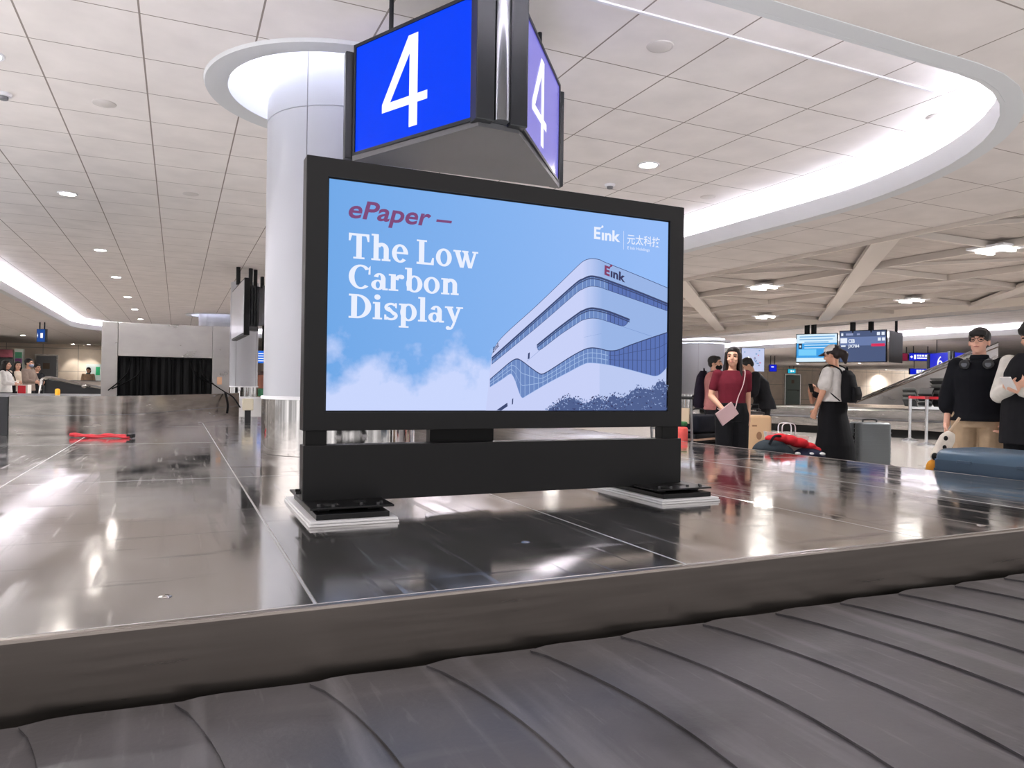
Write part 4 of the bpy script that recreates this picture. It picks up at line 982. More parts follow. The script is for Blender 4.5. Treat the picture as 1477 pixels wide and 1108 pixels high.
# ---- person in pink with a dark pack
r2, J2, k2 = person('person in a pink jacket and black face mask with a dark backpack, facing the screens', 1030, 11.1, 1.62, 78,
    pose=dict(elR=(.23, .06, 1.13), wrR=(.2, .22, .98), elL=(-.23, .06, 1.13), wrL=(-.2, .22, .98)), top=dict(c=(178, 118, 114), g=.04, hem=.84, sleeve='long', loose=.02), bottom=dict(c=(30, 30, 36)),
    hair='short', mask=(22, 22, 24), sk=(212, 166, 140))
def backpack(root, k, label, c, w_=.30, h_=.44, z0=.98, dep=.17, straps=True, c2=None, y0=-.115):
    b = Vol(); zc = z0+h_/2
    b.loft([(V(0, y0-dep*.5, z0), w_*.44, dep*.46), (V(0, y0-dep*.55, z0+.06), w_*.5, dep*.55), (V(0, y0-dep*.5, zc), w_*.5, dep*.52), (V(0, y0-dep*.42, z0+h_*.85), w_*.42, dep*.42), (V(0, y0-dep*.3, z0+h_), w_*.25, dep*.25)])
    t = thing('backpack', label, 'backpack', tuple(root.location)[:2]+(FZ+z0*k,), root.rotation_euler.z); t.scale = (k, k, k)
    b.v = [(p[0], p[1], p[2]-z0) for p in b.v]; b.fuse('main_pocket', cloth(c), t, .010, 3)
    b = Vol(); b.loft([(V(0, y0-dep*1.08, .03), w_*.36, .03), (V(0, y0-dep*1.12, .10), w_*.38, .045), (V(0, y0-dep*1.05, .20), w_*.32, .03)]); b.fuse('front_pocket', cloth(c2 or c), t, .010, 3)
    for s_ in (1, -1):
        b = MB(); q = smooth_path([V(.11*s_, y0-.02, .02), V(.16*s_, -.06, .12-.02), V(.155*s_, .085, .22), V(.135*s_, .11, .35), V(.12*s_, .03, 1.445-z0), V(.09*s_, -.11, 1.40-z0), V(.07*s_, y0-.03, h_*.85)], 5)
        b.tube(q, .017, 6, flat=.5); b.build('shoulder_strap', cloth(c), t, local=True, smooth=True)
    b = MB(); b.tube(smooth_path([V(-.04, y0-.04, h_-.03), V(0, y0-.05, h_+.04), V(.04, y0-.04, h_-.03)], 5), .009, 6); b.build('grab_handle', cloth(c), t, local=True, smooth=True)
    return t
backpack(r2, k2, 'bulky dark purple-black backpack worn by the person in pink', (34, 28, 42), .33, .60, .86, .19)

# ---- man in the black jacket bending over a case
r3, J3, k3 = person('man in a loose black jacket bending his head over a dark case', 1102, 12.0, 1.70, -82,
    pose=dict(chest=(0, .09, 1.22), neck=(0, .19, 1.40), head=(0, .27, 1.51), shR=(.175, .16, 1.345), shL=(-.175, .16, 1.345), elR=(.23, .2, 1.08), wrR=(.16, .38, .98), elL=(-.23, .2, 1.08), wrL=(-.16, .38, .98)),
    top=dict(c=(26, 26, 30), g=.045, hem=.80, sleeve='long', loose=.02, flare=.03), bottom=dict(c=(28, 28, 32)), hair='short', head_pitch=35, sk=(204, 158, 132), handR=dict(curl=60), handL=dict(curl=60))

# ---- woman with white cap, seen from behind
r4, J4, k4 = person('woman with white cap, white tee and long black skirt seen from behind', 1203, 9.1, 1.68, -118,
    pose=dict(elL=(-.24, .02, 1.10), wrL=(-.20, .13, .88), elR=(.33, -.10, 1.13), wrR=(.20, .06, .97), shL=(-.18, -.01, 1.36), head=(0, .03, 1.575)),
    top=dict(c=(206, 203, 200), g=.032, hem=.99, sleeve='short', loose=.02), bottom=dict(kind='skirt', c=(16, 16, 20), flare=.30), hair='bun', hairc=(34, 22, 22), cap=(226, 222, 218), head_pitch=12, fem=True, wide=1.1,
    sk=(206, 156, 130), vox=.008)
backpack(r4, k4, 'black backpack on the back of the woman with the white cap', (20, 20, 24), .27, .40, .98, .16)

# ---- person mostly behind her with a phone
r5, J5, k5 = person('person in dark clothes holding up a phone behind the woman with the cap', 1196, 10.4, 1.46, -35,
    pose=dict(elR=(.25, .10, 1.10), wrR=(.20, .24, 1.30), elL=(-.20, .10, 1.10), wrL=(-.02, .26, 1.28)), top=dict(c=(40, 38, 44), sleeve='short'), bottom=dict(c=(30, 30, 34)), hair='short', fem=True,
    handR=dict(dir=(-.6, .5, .5), palm=(-.5, -.6, .2), curl=60), handL=dict(dir=(.7, .4, .4), palm=(.4, -.7, .2), curl=60), sk=(202, 150, 126))
b = MB(); b.boxm(Matrix.Translation((.10, .33, 1.335)) @ Matrix.Rotation(R(-20), 4, 'X'), .075, .009, .15); on(r5, k5, b, 'phone', M_black, 'dark phone held up behind the woman with the white cap', 'phone', bevel=.003)

# ---- man with glasses and headphones
r6, J6, k6 = person('man in round glasses, navy sweater and khaki trousers with headphones round his neck', 1412, 6.5, 1.685, -10,
    pose=dict(elR=(.235, -.03, 1.10), wrR=(.245, .03, .84), elL=(-.265, -.04, 1.11), wrL=(-.225, .09, .88), hpR=(.1, 0, .89), hpL=(-.1, 0, .89)),
    top=dict(c=(12, 13, 20), g=.036, hem=.865, sleeve='mid', loose=.022, flare=.012, collar=(18, 20, 28)), bottom=dict(c=(164, 142, 116), g=.030, cuff=.075), hair='bowl', hairc=(24, 20, 20), head_yaw=-2, head_pitch=-8, glasses=True,
    handL=dict(dir=(.25, .25, -.9), palm=(.9, 0, .2), curl=55), sk=(222, 172, 150), vox=.0075, wide=1.02)
M_hp = mat('headphone_black', (30, 32, 36), .35)
t = thing('headphones', 'black headphones worn around the neck of the man in glasses', 'headphones', tuple(wpos(r6, k6, (0, 0, 1.38))))
b = MB(); b.tube(smooth_path([V(.095*math.cos(R(a_)), .02+.085*math.sin(R(a_)), 1.425+.02*math.sin(R(a_))-.015) for a_ in range(-210, 31, 20)], 3), .011, 8); on(r6, k6, b, 'headband', M_hp, parent=t, smooth=True)
for s_ in (1, -1):
    b = MB(); c0 = V(.088*s_, .115, 1.375); b.tube([c0+V(0, -.022, 0), c0+V(0, -.015, 0), c0+V(.003*s_, .018, -.004), c0+V(.003*s_, .026, -.005)], [.03, .043, .043, .034], 20); on(r6, k6, b, 'ear_cup', M_hp, parent=t, smooth=True)
    b = MB(); b.lathe([(.001, 0), (.001, .001)], (0, 0, 0), 4)
    b = MB(); b.tube([c0+V(.003*s_, .026, -.005), c0+V(.003*s_, .0275, -.005)], [.024, .022], 18); on(r6, k6, b, 'cup_disc', mat('cup_grey', (92, 96, 102), .3, .5), parent=t)

# ---- woman at the picture's edge with phone
r7, J7, k7 = person('person in white long sleeves and black vest tapping a phone at the edge of view', 1489, 5.9, 1.695, -22,
    pose=dict(elR=(.225, .03, 1.10), wrR=(.02, .26, 1.17), elL=(-.24, .02, 1.08), wrL=(-.02, .26, 1.13)), top=dict(c=(206, 202, 194), g=.028, hem=.9, sleeve='long', loose=.012), bottom=dict(c=(16, 16, 20), g=.03, cuff=.09), hair='bowl',
    hairc=(22, 18, 18), head_pitch=18, handR=dict(dir=(-.8, .4, .15), palm=(-.2, -.3, 1), curl=60), handL=dict(dir=(.7, .5, .2), palm=(.2, -.3, 1), curl=60), sk=(218, 170, 146))
c = Vol(); T = [(V(0, 0, .70), .235, .175), (V(0, 0, .95), .225, .172), (V(0, 0, 1.12), .212, .166), (V(0, 0, 1.28), .205, .160), (V(0, -.01, 1.38), .165, .132), (V(0, -.01, 1.44), .11, .10)]
c.loft(T, 24); c.fuse('vest', cloth((24, 24, 28)), r7, .01, 3)
t = MB(); t.boxm(Matrix.Translation((.02, .355, 1.185)) @ Matrix.Rotation(R(-50), 4, 'X'), .078, .010, .16)
ph = on(r7, k7, t, 'phone', mat('phone_white', (225, 222, 220), .35), 'pale phone in the hands of the person wearing white sleeves', 'phone', bevel=.003)

# ---- the queue far back on the picture's left
LP = [(8, 17.9, 1.58, 70, (232, 230, 228), (34, 34, 38), 'long', 'person in a white top with dark shoulder bag at the end of the far queue', None),
      (25, 19.4, 1.60, 15, (222, 208, 190), (30, 30, 34), 'long', 'person in a cream top with folded arms and backpack straps in the far queue', None),
      (41, 18.8, 1.66, 60, (140, 124, 114), (40, 40, 44), 'short', 'masked person in a grey-brown hooded top in the far queue', (150, 160, 185)),
      (53, 20.4, 1.56, 40, (36, 36, 40), (34, 34, 38), 'short', 'person in black beside the grey door, last of the far queue', None)]
for (px, d, H, a, tc_, bc, hr_, lb, mk) in LP:
    q = person(lb, px, d, H, a, pose=dict(elR=(.23, .08, 1.12), wrR=(.02, .2, 1.10), elL=(-.23, .08, 1.12), wrL=(-.0, .22, 1.05)) if px == 25 else dict(elR=(.23, .06, 1.11), wrR=(.16, .24, 1.08), elL=(-.23, .06, 1.11), wrL=(-.16, .24, 1.08)),
               top=dict(c=tc_, g=.03, hem=.85, sleeve='long', loose=.01), bottom=dict(c=bc), hair=hr_, mask=mk, vox=.013, fem=True, sk=(214, 166, 142))
    if px == 25: backpack(q[0], q[2], 'dark backpack on the person with folded arms', (34, 32, 36))
    if px == 8:
        b = MB(); b.boxm(Matrix.Translation((-.24, .0, .95)), .09, .30, .24); bg = on(q[0], q[2], b, 'shoulder_bag', cloth((24, 22, 26)), 'dark shoulder bag of the person in white in the far queue', 'bag', bevel=.03)
        b = MB(); b.tube(smooth_path([V(-.24, .12, 1.06), V(-.14, .16, 1.25), V(.08, .06, 1.45), V(.10, -.08, 1.42), V(-.08, -.15, 1.2), V(-.24, -.12, 1.06)], 5), .012, 6); on(q[0], q[2], b, 'strap', cloth((24, 22, 26)), parent=bg, smooth=True)
person('clerk in a beige top with a teal scarf behind the far counter', 127, 30, 1.66, 10, top=dict(c=(190, 160, 132), g=.03, sleeve='long', collar=(60, 110, 110)), bottom=dict(c=(40, 40, 44)), hair='bun', hairc=(40, 24, 22), vox=.014, fem=True, head_yaw=-30)
# ================================================================== luggage and the hall behind
def frame_at(px, d, a, z=FZ):
    """a spot on the floor and a heading: a as for people"""
    p = at_d(px, 560, d); loc = V(p.x, p.y, z); v_ = V(p.x, p.y, 0).normalized(); r_ = V(v_.y, -v_.x, 0); f = -v_*math.cos(R(a))+r_*math.sin(R(a))
    return loc, math.atan2(f.y, f.x)-math.pi/2
def rbox(mb, c, sx, sy, sz, r, mi=0, seg=4):
    """box with softly rounded upright edges and crowned faces"""
    x, y = sx/2, sy/2; pl = []
    for cx, cy, a0 in ((x-r, y-r, 0), (-x+r, y-r, 90), (-x+r, -y+r, 180), (x-r, -y+r, 270)):
        for i in range(seg+1): a = R(a0+90*i/seg); pl.append((cx+r*math.cos(a), cy+r*math.sin(a)))
    n = len(pl); vs = []; lev = []
    q = r*.8
    for i in range(seg+1): a = R(90*i/seg); lev.append((-sz/2+q*(1-math.sin(a)), 1-(1-math.cos(a))*0-q*(1-math.sin(R(90))-math.cos(a)+0)*0, q*(1-math.sin(a)) if False else q*(1-math.cos(R(90)-a))*0, a))
    rings = []
    for i in range(seg+1): a = R(90*i/seg); rings.append((-sz/2+q*(1-math.sin(a)), q*(1-math.cos(a))))
    rings = [(z, ins) for z, ins in [(-sz/2+q*(1-math.sin(R(90*i/seg))), q*(1-math.cos(R(90*i/seg)))) for i in range(seg, -1, -1)]]
    rings = [(-z0, i0) for z0, i0 in []]+rings
    full = rings+[(-z, ins) for z, ins in rings[::-1]]
    for z, ins in full:
        for (a, b) in pl:
            vs.append((c[0]+a*(1-ins/max(sx/2, 1e-6)), c[1]+b*(1-ins/max(sy/2, 1e-6)), c[2]+z))
    k = len(full)
    fs = [(i*n+j, i*n+(j+1) % n, (i+1)*n+(j+1) % n, (i+1)*n+j) for i in range(k-1) for j in range(n)]+[tuple(range(n-1, -1, -1)), tuple(range((k-1)*n, k*n))]
    return mb.add(vs, fs, mi)
def suitcase(name, label, loc, rz, wd, dp, ht, col, ribs=7, latch=True, rough=.38, handle=.0, grooves='h'):
    """upright trolley case; its broad face looks along local +Y"""
    m = mat('case_%d_%d_%d' % col, col, rough); md = mat('case_trim', (40, 42, 44), .4)
    t = thing(name, label, 'suitcase', loc, rz)
    for s_ in (1, -1):
        b = MB(); rbox(b, (0, s_*(dp/4+.003), .055+ht/2), wd, dp/2-.006, ht, .045); b.build('shell', m, t, local=True, smooth=True)
        b = MB()
        for i in range(ribs):
            if grooves == 'h': z = .055+ht*(.12+.76*i/(ribs-1)); b.box(-wd*.42, wd*.42, s_*dp/2-.004, s_*dp/2+.004, z-.006, z+.006)
            else: x_ = wd*(-.36+.72*i/(ribs-1)); b.box(x_-.006, x_+.006, s_*dp/2-.004, s_*dp/2+.004, .055+ht*.08, .055+ht*.92)
        if ribs: b.build('rib', m, t, local=True)
        for e_ in (1, -1):
            b = MB(); 
            for i in range(max(ribs, 1)):
                z = .055+ht*(.12+.76*i/(max(ribs, 2)-1)); b.box(e_*wd/2-.003, e_*wd/2+.004, s_*dp/4-dp*.18, s_*dp/4+dp*.18, z-.006, z+.006)
            if ribs: b.build('side_rib', m, t, local=True)
    b = MB(); b.box(-wd/2+.01, wd/2-.01, -.006, .006, .07, .04+ht); b.build('zip_band', md, t, local=True)
    for sx in (1, -1):
        for sy in (1, -1):
            b = MB(); x_, y_ = sx*(wd/2-.05), sy*(dp/2-.04); b.cyl((x_-.012, y_, .028), (x_+.012, y_, .028), .028, .028, 16); b.cyl((x_, y_, .03), (x_, y_, .07), .014, .014, 8); b.build('wheel', M_black, t, local=True, smooth=True)
    b = MB(); b.tube(smooth_path([V(-.09, 0, .05+ht), V(-.08, 0, .085+ht), V(.08, 0, .085+ht), V(.09, 0, .05+ht)], 4), .011, 8); b.build('top_handle', md, t, local=True, smooth=True)
    if handle:
        b = MB(); b.tube([(-.08, -dp*.3, .04+ht), (-.08, -dp*.3, .04+ht+handle), (.08, -dp*.3, .04+ht+handle), (.08, -dp*.3, .04+ht)], .009, 8); b.build('pull_handle', md, t, local=True, smooth=True)
    if latch:
        for z in (.28, .72):
            b = MB(); b.box(wd/2-.002, wd/2+.006, -.03, .03, .05+ht*z-.02, .05+ht*z+.02); b.build('latch', M_black, t, local=True)
    return t
# grey ribbed suitcase beside the woman with the cap
loc, rz = frame_at(1255, 9.3, 32); suitcase('suitcase', 'tall ribbed grey suitcase standing beside the woman with the white cap', loc, rz, .44, .27, .66, (112, 118, 122), 11)
# beige case behind the burgundy-topped woman
loc, rz = frame_at(1092, 9.0, 25); t = suitcase('suitcase', 'tall smooth beige suitcase beside the burgundy-topped woman', loc, rz, .30, .23, .74, (212, 176, 138), 0, latch=False)
M_stk = mat('sticker_brown', (150, 112, 84), .6)
b = MB(); b.ell((.02, .1165, .55), (.035, .003, .05), None, 14, 8); b.build('sticker', M_stk, t, local=True)
b = MB(); b.box(-.08, -.05, .115, .1175, .34, .40); b.build('sticker', M_stk, t, local=True)
b = MB(); b.box(.05, .11, .115, .1175, .66, .68); b.build('sticker', M_stk, t, local=True)
# dark case on the cart with the man in black
loc, rz = frame_at(1088, 11.35, 10, FZ+.22); t = suitcase('suitcase', 'dark grey upright suitcase that the man in the black jacket leans over', loc, rz, .26, .22, .50, (58, 60, 66), 5, latch=False, handle=.12)
# baggage cart under it
def trolley(label, px, d, a, ln=.95, wd=.55):
    loc, rz = frame_at(px, d, a); t = thing('luggage_trolley', label, 'luggage trolley', loc, rz); m = mat('trolley_steel', (176, 178, 180), .3, 1.0)
    b = MB()
    for x in (-wd/2, -wd/6, wd/6, wd/2): b.tube([(x, ln/2, .16), (x, -ln/2, .19)], .012, 8)
    for y in (-ln/2, 0, ln/2): b.tube([(-wd/2, y, .175), (wd/2, y, .175)], .014, 8)
    b.build('deck', m, t, local=True, smooth=True)
    b = MB()
    for x in (-wd/2, wd/2): b.tube(smooth_path([V(x, -ln/2, .18), V(x, -ln/2-.04, .6), V(x, -ln/2-.06, 1.0)], 4), .015, 8)
    b.tube([(-wd/2, -ln/2-.045, .62), (wd/2, -ln/2-.045, .62)], .01, 8); b.build('back_frame', m, t, local=True, smooth=True)
    b = MB(); b.tube([(-wd/2-.02, -ln/2-.06, 1.0), (wd/2+.02, -ln/2-.06, 1.0)], .02, 10); b.build('push_bar', mat('push_bar_black', (26, 28, 30), .5), t, local=True, smooth=True)
    b = MB(); b.box(-wd/2+.02, wd/2-.02, -ln/2-.075, -ln/2-.06, .70, .88); b.build('ad_board', mat('trolley_board', (196, 176, 150), .5), t, local=True)
    for x, y in ((-wd/2, -ln/2), (wd/2, -ln/2), (0, ln/2-.05)):
        b = MB(); b.cyl((x-.018, y, .075), (x+.018, y, .075), .075, .075, 20); b.box(x-.025, x+.025, y-.01, y+.01, .075, .17); b.build('wheel', M_black, t, local=True, smooth=True)
    return t, loc, rz
trolley('steel luggage trolley under the dark case of the man in black', 1087, 11.35, 120, .8, .5)
t, loc, rz = trolley('steel luggage trolley stacked with dark bags at the edge of the advert screen', 1001, 9.1, 150)
def bag_on(name, label, loc, rz, ox, oy, z, sx, sy, sz, col, band=None):
    M = Matrix.Translation(loc) @ Matrix.Rotation(rz, 4, 'Z'); p = M @ V(ox, oy, z)
    t = thing(name, label, 'bag', tuple(p), rz); b = MB(); rbox(b, (0, 0, sz/2), sx, sy, sz, min(.05, sz*.3)); b.build('body', cloth(col), t, local=True, smooth=True)
    b = MB(); b.tube(smooth_path([V(-.1, sy*.2, sz-.01), V(-.07, sy*.2, sz+.06), V(.07, sy*.2, sz+.06), V(.1, sy*.2, sz-.01)], 4), .01, 6); b.build('handle', cloth((30, 30, 32)), t, local=True, smooth=True)
    if band:
        b = MB(); b.box(-sx/2-.003, sx/2+.003, -sy/2-.003, sy/2+.003, sz*.35, sz*.55); b.build('band', cloth(band), t, local=True)
    return t
bag_on('duffel_bag', 'black duffel bag lowest on the trolley beside the advert screen', loc, rz, 0, 0, .20, .5, .72, .24, (22, 22, 26))
bag_on('hand_case', 'black hand case with pale bands in the middle of the trolley stack', loc, rz, 0, -.02, .445, .46, .62, .12, (26, 26, 30), (190, 160, 140))
bag_on('soft_bag', 'dark navy soft bag on top of the trolley stack', loc, rz, .0, 0, .57, .44, .55, .22, (24, 26, 36))
# blue case lying flat on the right belt
M_bl = mat('case_blue', (66, 92, 114), .36); M_bl2 = mat('case_blue_trim', (52, 74, 94), .4)
t = thing('suitcase', 'blue hard-shell suitcase lying flat on the carousel belt', 'suitcase', (4.95, 2.97, .32), R(90))
b = MB(); rbox(b, (0, 0, .222), .78, .50, .165, .07); b.build('upper_shell', M_bl, t, local=True, smooth=True)
b = MB(); rbox(b, (0, 0, .070), .78, .50, .135, .06); b.build('lower_shell', M_bl, t, local=True, smooth=True)
b = MB(); rbox(b, (0, 0, .139), .785, .505, .012, .04); b.build('zip_seam', M_bl2, t, local=True)
for z in (.175, .19, .205):
    pass
b = MB(); rbox(b, (0, 0, .185), .786, .506, .008, .06); b.build('shell_rib', M_bl2, t, local=True)
for x in (-.22, .16):
    b = MB(); b.boxm(Matrix.Translation((x, .254, .225)), .10, .012, .022); b.build('side_foot', M_bl2, t, local=True, bevel=.004)
b = MB(); b.box(-.03, .03, .25, .262, .10, .15); b.build('lock', mat('lock_grey', (150, 152, 156), .3, .8), t, local=True, bevel=.003)
for x in (-.39, .39):
    for y in (-.2, .2):
        b = MB(); b.cyl((x*1.03, y, .06), (x*1.03, y, .10), .025, .025, 12); b.build('wheel', M_black, t, local=True, smooth=True)
# spotted bag leaning behind the blue case
dr = V(CR.x, CR.y, 0).normalized()
DB = 5.54
p = at_d(1346, 690, DB); t = thing('patterned_bag', 'white bag with dark spots and an orange end leaning behind the blue suitcase', 'bag', (p.x, p.y, .32))
q = [at_d(x, y, DB) for x, y in ((1343, 684), (1346, 672), (1352, 658), (1360, 645), (1367, 632), (1372, 624))]
q = [Vector(v)-V(p.x, p.y, .32) for v in q]
c = Vol(); c.tube(q[2:], [.045, .055, .055, .03], 12); c.ell(q[2], .05); c.ell(q[4], .05); c.fuse('body', cloth((214, 206, 194)), t, .008, 3)
c = Vol(); c.ell(q[0], (.05, .05, .045)); c.cone(q[0], q[1], .045, .048); c.fuse('orange_end', cloth((206, 140, 50)), t, .008, 3)
vv = -V(p.x, p.y, 0).normalized()
for k_, (o_, sz) in enumerate(((q[2]-dr*.02, .022), (q[3]+dr*.01, .018), (q[4]-dr*.015, .015), (q[1].lerp(q[2], .5)+dr*.02, .016))):
    b = MB(); b.ell(o_+vv*(.045), (sz, sz, sz*1.3)); b.build('spot', M_black, t, smooth=True, local=True)
b = MB(); b.tube([q[3]-dr*.03, Vector(at_d(1374, 622, DB))-V(p.x, p.y, .32)-dr*.02, Vector(at_d(1384, 603, DB))-V(p.x, p.y, .32)], .011, 8); b.build('strap_handle', mat('handle_tan', (190, 164, 136), .5), t, smooth=True, local=True)
# bags on the belt between the burgundy-topped woman and the woman with the cap
p = at_z(1128, 662, .32); q = V(5.0, 5.0*p.y/p.x, .32)
t = thing('duffel_bag', 'dark teal soft bag on the belt below the red cloth', 'bag', tuple(q+dr*-.10))
c = Vol(); c.ell((0, 0, .12), (.17, .17, .12)); c.ell(tuple(dr*.08+V(0, 0, .10)), (.12, .14, .10)); c.fuse('body', cloth((44, 52, 58)), t, .012, 3)
b = MB(); b.tube(smooth_path([V(-.1, -.08, .2), V(-.05, -.09, .27), V(.06, -.07, .26), V(.1, -.03, .2)], 4), .012, 6); b.build('handle', cloth((30, 34, 40)), t, smooth=True, local=True)
t = thing('red_jacket', 'crumpled red jacket thrown over the bags on the belt', 'jacket', tuple(q+V(0, 0, .19)+dr*.06))
c = Vol()
for (o_, z, r_) in ((-.16, .055, .045), (-.08, .06, .06), (.0, .045, .065), (.09, .02, .065), (.18, -.01, .05), (.24, -.04, .04)): c.ell(tuple(dr*o_+V(0, 0, z)), (r_*1.3, r_*1.3, r_*.7))
c.fuse('cloth', cloth((196, 40, 48)), t, .009, 2)
t = thing('tote_bag', 'navy and white soft bag on the belt right under the red jacket', 'bag', tuple(q+dr*.24))
c = Vol(); c.ell((0, 0, .085), (.16, .13, .085)); c.fuse('body', cloth((34, 36, 58)), t, .01, 3)
for o_ in (-.10, .02, .12):
    b = MB(); b.ell(dr*o_-V(q.x, q.y, 0).normalized()*.11+V(0, 0, .12), (.025, .025, .014)); b.build('white_patch', cloth((230, 230, 230)), t, smooth=True, local=True)
pp = q+dr*.04+V(q.x, q.y, 0).normalized()*.16
t = thing('paper_bag', 'white paper carrier bag with cord handles behind the red jacket', 'bag', (pp.x, pp.y, .32), math.atan2(dr.y, dr.x))
b = MB(); vs = [(-.15, -.05, 0), (.15, -.05, 0), (.15, .05, 0), (-.15, .05, 0), (-.20, -.045, .30), (.19, -.045, .26), (.19, .045, .26), (-.20, .045, .30)]
b.add(vs, [(3, 2, 1, 0), (0, 1, 5, 4), (1, 2, 6, 5), (2, 3, 7, 6), (3, 0, 4, 7), (4, 5, 6, 7)]); b.build('body', mat('paper_white', (228, 222, 214), .8), t, local=True)
for y in (-.05, .05):
    b = MB(); b.tube(smooth_path([V(-.06, y, .28), V(-.05, y, .37), V(.05, y, .37), V(.06, y, .27)], 5), .005, 6); b.build('cord_handle', M_white, t, smooth=True, local=True)
p = at_d(984, 612, 7.4)
t = thing('red_tag_bag', 'coral red and green bag peeping out beside the advert screen', 'bag', (4.95, 4.95*p.y/p.x, .318))
b = MB(); rbox(b, (0, 0, .14), .09, .12, .28, .03); b.build('body', cloth((226, 96, 90)), t, local=True, smooth=True)
b = MB(); rbox(b, (0, 0, .31), .08, .10, .05, .02); b.build('flap', cloth((62, 110, 70)), t, local=True, smooth=True)

# ------------------------------------------------------------------ flight screens
def plane_thing(c, xd, sz):  # local frame: x along xd, y up
    pass
def screen_panel(t, c, xd, w_, h_, thick, m, bez=.02):
    xd = V(xd.x, xd.y, 0).normalized(); nr = V(xd.y, -xd.x, 0)
    def pt(u, v, o=0): return c+xd*(u*w_/2)+V(0, 0, v*h_/2)+nr*o
    M = Matrix((xd, -nr, V(0, 0, 1))).transposed().to_4x4(); M.translation = c-nr*(thick/2)
    b = MB(); b.boxm(M, w_+2*bez, thick, h_+2*bez); bd = b.build('housing', M_black, t, bevel=.004)
    b = MB(); b.add([pt(-1, -1, .004), pt(1, -1, .004), pt(1, 1, .004), pt(-1, 1, .004)], [(0, 1, 2, 3)]); sc = b.build('display', m, bd)
    return pt, sc
D0, D1 = 21.0, 19.6
P0 = at_d(1149, 503, D0); P1 = at_d(1210, 499, (D0+D1)/2); P2 = at_d(1279, 496, D1)
xd = (P2-P0); xd.z = 0; L = xd.length; xd.normalize()
zt_ = at_d(1149, 483, D0).z; zb_ = at_d(1149, 522, D0).z; zc = (zt_+zb_)/2; hh = zt_-zb_
tv = thing('flight_screen', 'wide bright blue information screen hanging above the woman with the cap', 'screen', tuple(P0))
M_tv1 = emi('tv_blue', (60, 160, 230)); M_tv1w = emi('tv_pale', (214, 238, 252)); M_tv2 = emi('tv_slate', (74, 88, 124)); M_tv2b = emi('tv_slate_light', (104, 122, 168)); M_tvr = emi('tv_red', (214, 48, 92))
wl = (P1-P0).length-.06
c0 = V(P0.x, P0.y, zc)+xd*(wl/2); pt, sc = screen_panel(tv, c0, xd, wl, hh, .09, M_tv1)
b = MB()
def rect(b, pt, u0, u1, v0, v1, o=.006, mi=0): b.add([pt(u0, v0, o), pt(u1, v0, o), pt(u1, v1, o), pt(u0, v1, o)], [(0, 1, 2, 3)], mi)
rect(b, pt, -1, 1, .35, 1, .005); rect(b, pt, -1, 1, -1, -.72, .005); rect(b, pt, -.9, .0, -.55, -.1, .005, 2)
for i, (u0, u1) in enumerate(((-.85, .9), (-.85, .8), (-.6, .6))): rect(b, pt, u0, u1, .86-.2*i-.07, .86-.2*i, .006, 1)
for i in range(2): rect(b, pt, -.6, .7, .24-.2*i-.06, .24-.2*i, .006, 0)
rect(b, pt, -.9, -.72, -.05, .35, .007, 3); rect(b, pt, -.85, -.77, .05, .2, .008, 0)
b.build('picture', [M_tv1w, emi('tv_text_blue', (110, 170, 220)), emi('tv_cyan', (120, 205, 250)), emi('tv_dark', (44, 52, 70))], sc)
tv2 = thing('flight_screen', 'slate flight screen reading CEB JX784 beside the bright blue screen', 'screen', tuple(P1))
wr = (P2-P1).length-.05
c1 = V(P1.x, P1.y, zc+.02)+xd*(wr/2+.03); pt, sc = screen_panel(tv2, c1, xd, wr, hh+.06, .09, M_tv2)
b = MB(); rect(b, pt, -1, 1, .05, .62, .005, 1); rect(b, pt, -.98, -.68, .22, .55, .006, 0); rect(b, pt, -.95, -.86, .70, .88, .006, 0)
for u0, v0 in ((.62, .70), (.82, .70), (.66, .34), (.84, .34)): rect(b, pt, u0, u0+.13, v0, v0+.2, .006, 0)
rect(b, pt, .38, .97, -.02, .16, .006, 2); rect(b, pt, -.95, -.75, -.02, .08, .006, 0); rect(b, pt, -.74, -.42, .72, .86, .006, 3); rect(b, pt, -.25, -.12, .74, .84, .006, 3)
put_text(b, 'CEB', -.62, -.34, .22, .48, lambda x, y: pt(x, y, .007), 0, 0, .04)
put_text(b, 'JX784', -.64, -.14, -.14, .12, lambda x, y: pt(x, y, .007), 0, 0, .03)
b.build('flight_listing', [emi('tv_white', (232, 238, 250)), M_tv2b, M_tvr, emi('tv_dim', (150, 160, 196))], sc)
nrm = V(xd.y, -xd.x, 0)
tv3 = thing('flight_screen', 'dark edge-on screen hanging right of the slate flight screen', 'screen', tuple(P2))
dd = (V(P2.x, P2.y, 0)).normalized(); sd = V(dd.y, -dd.x, 0)
q = at_d(1302, 498, 20.3); q0 = P2+xd*.06
b = MB(); b.prism([(q0.x, q0.y), (q.x, q.y), (q.x+dd.x*.35, q.y+dd.y*.35), (q0.x+dd.x*.5, q0.y+dd.y*.5)], zb_-.02, zt_+.04); b.build('housing', M_black, tv3)
b = MB(); m_ = (q0+q)/2; b.cyl((m_.x, m_.y, zt_+.02), (m_.x, m_.y, 3.3), .035, .035, 10); b.build('hanger_pole', M_black, tv3)
for T_, pts in ((tv, (.25, .42)), (tv2, (.3, .7))):
    base_ = P0 if T_ is tv else P1; ww = wl if T_ is tv else wr
    for f_ in pts:
        g_ = base_+xd*(ww*f_)-nrm*.05; b = MB(); b.box(g_.x-.05, g_.x+.05, g_.y-.05, g_.y+.05, zt_+.0, 3.3); b.build('hanger_pole', M_black, T_)

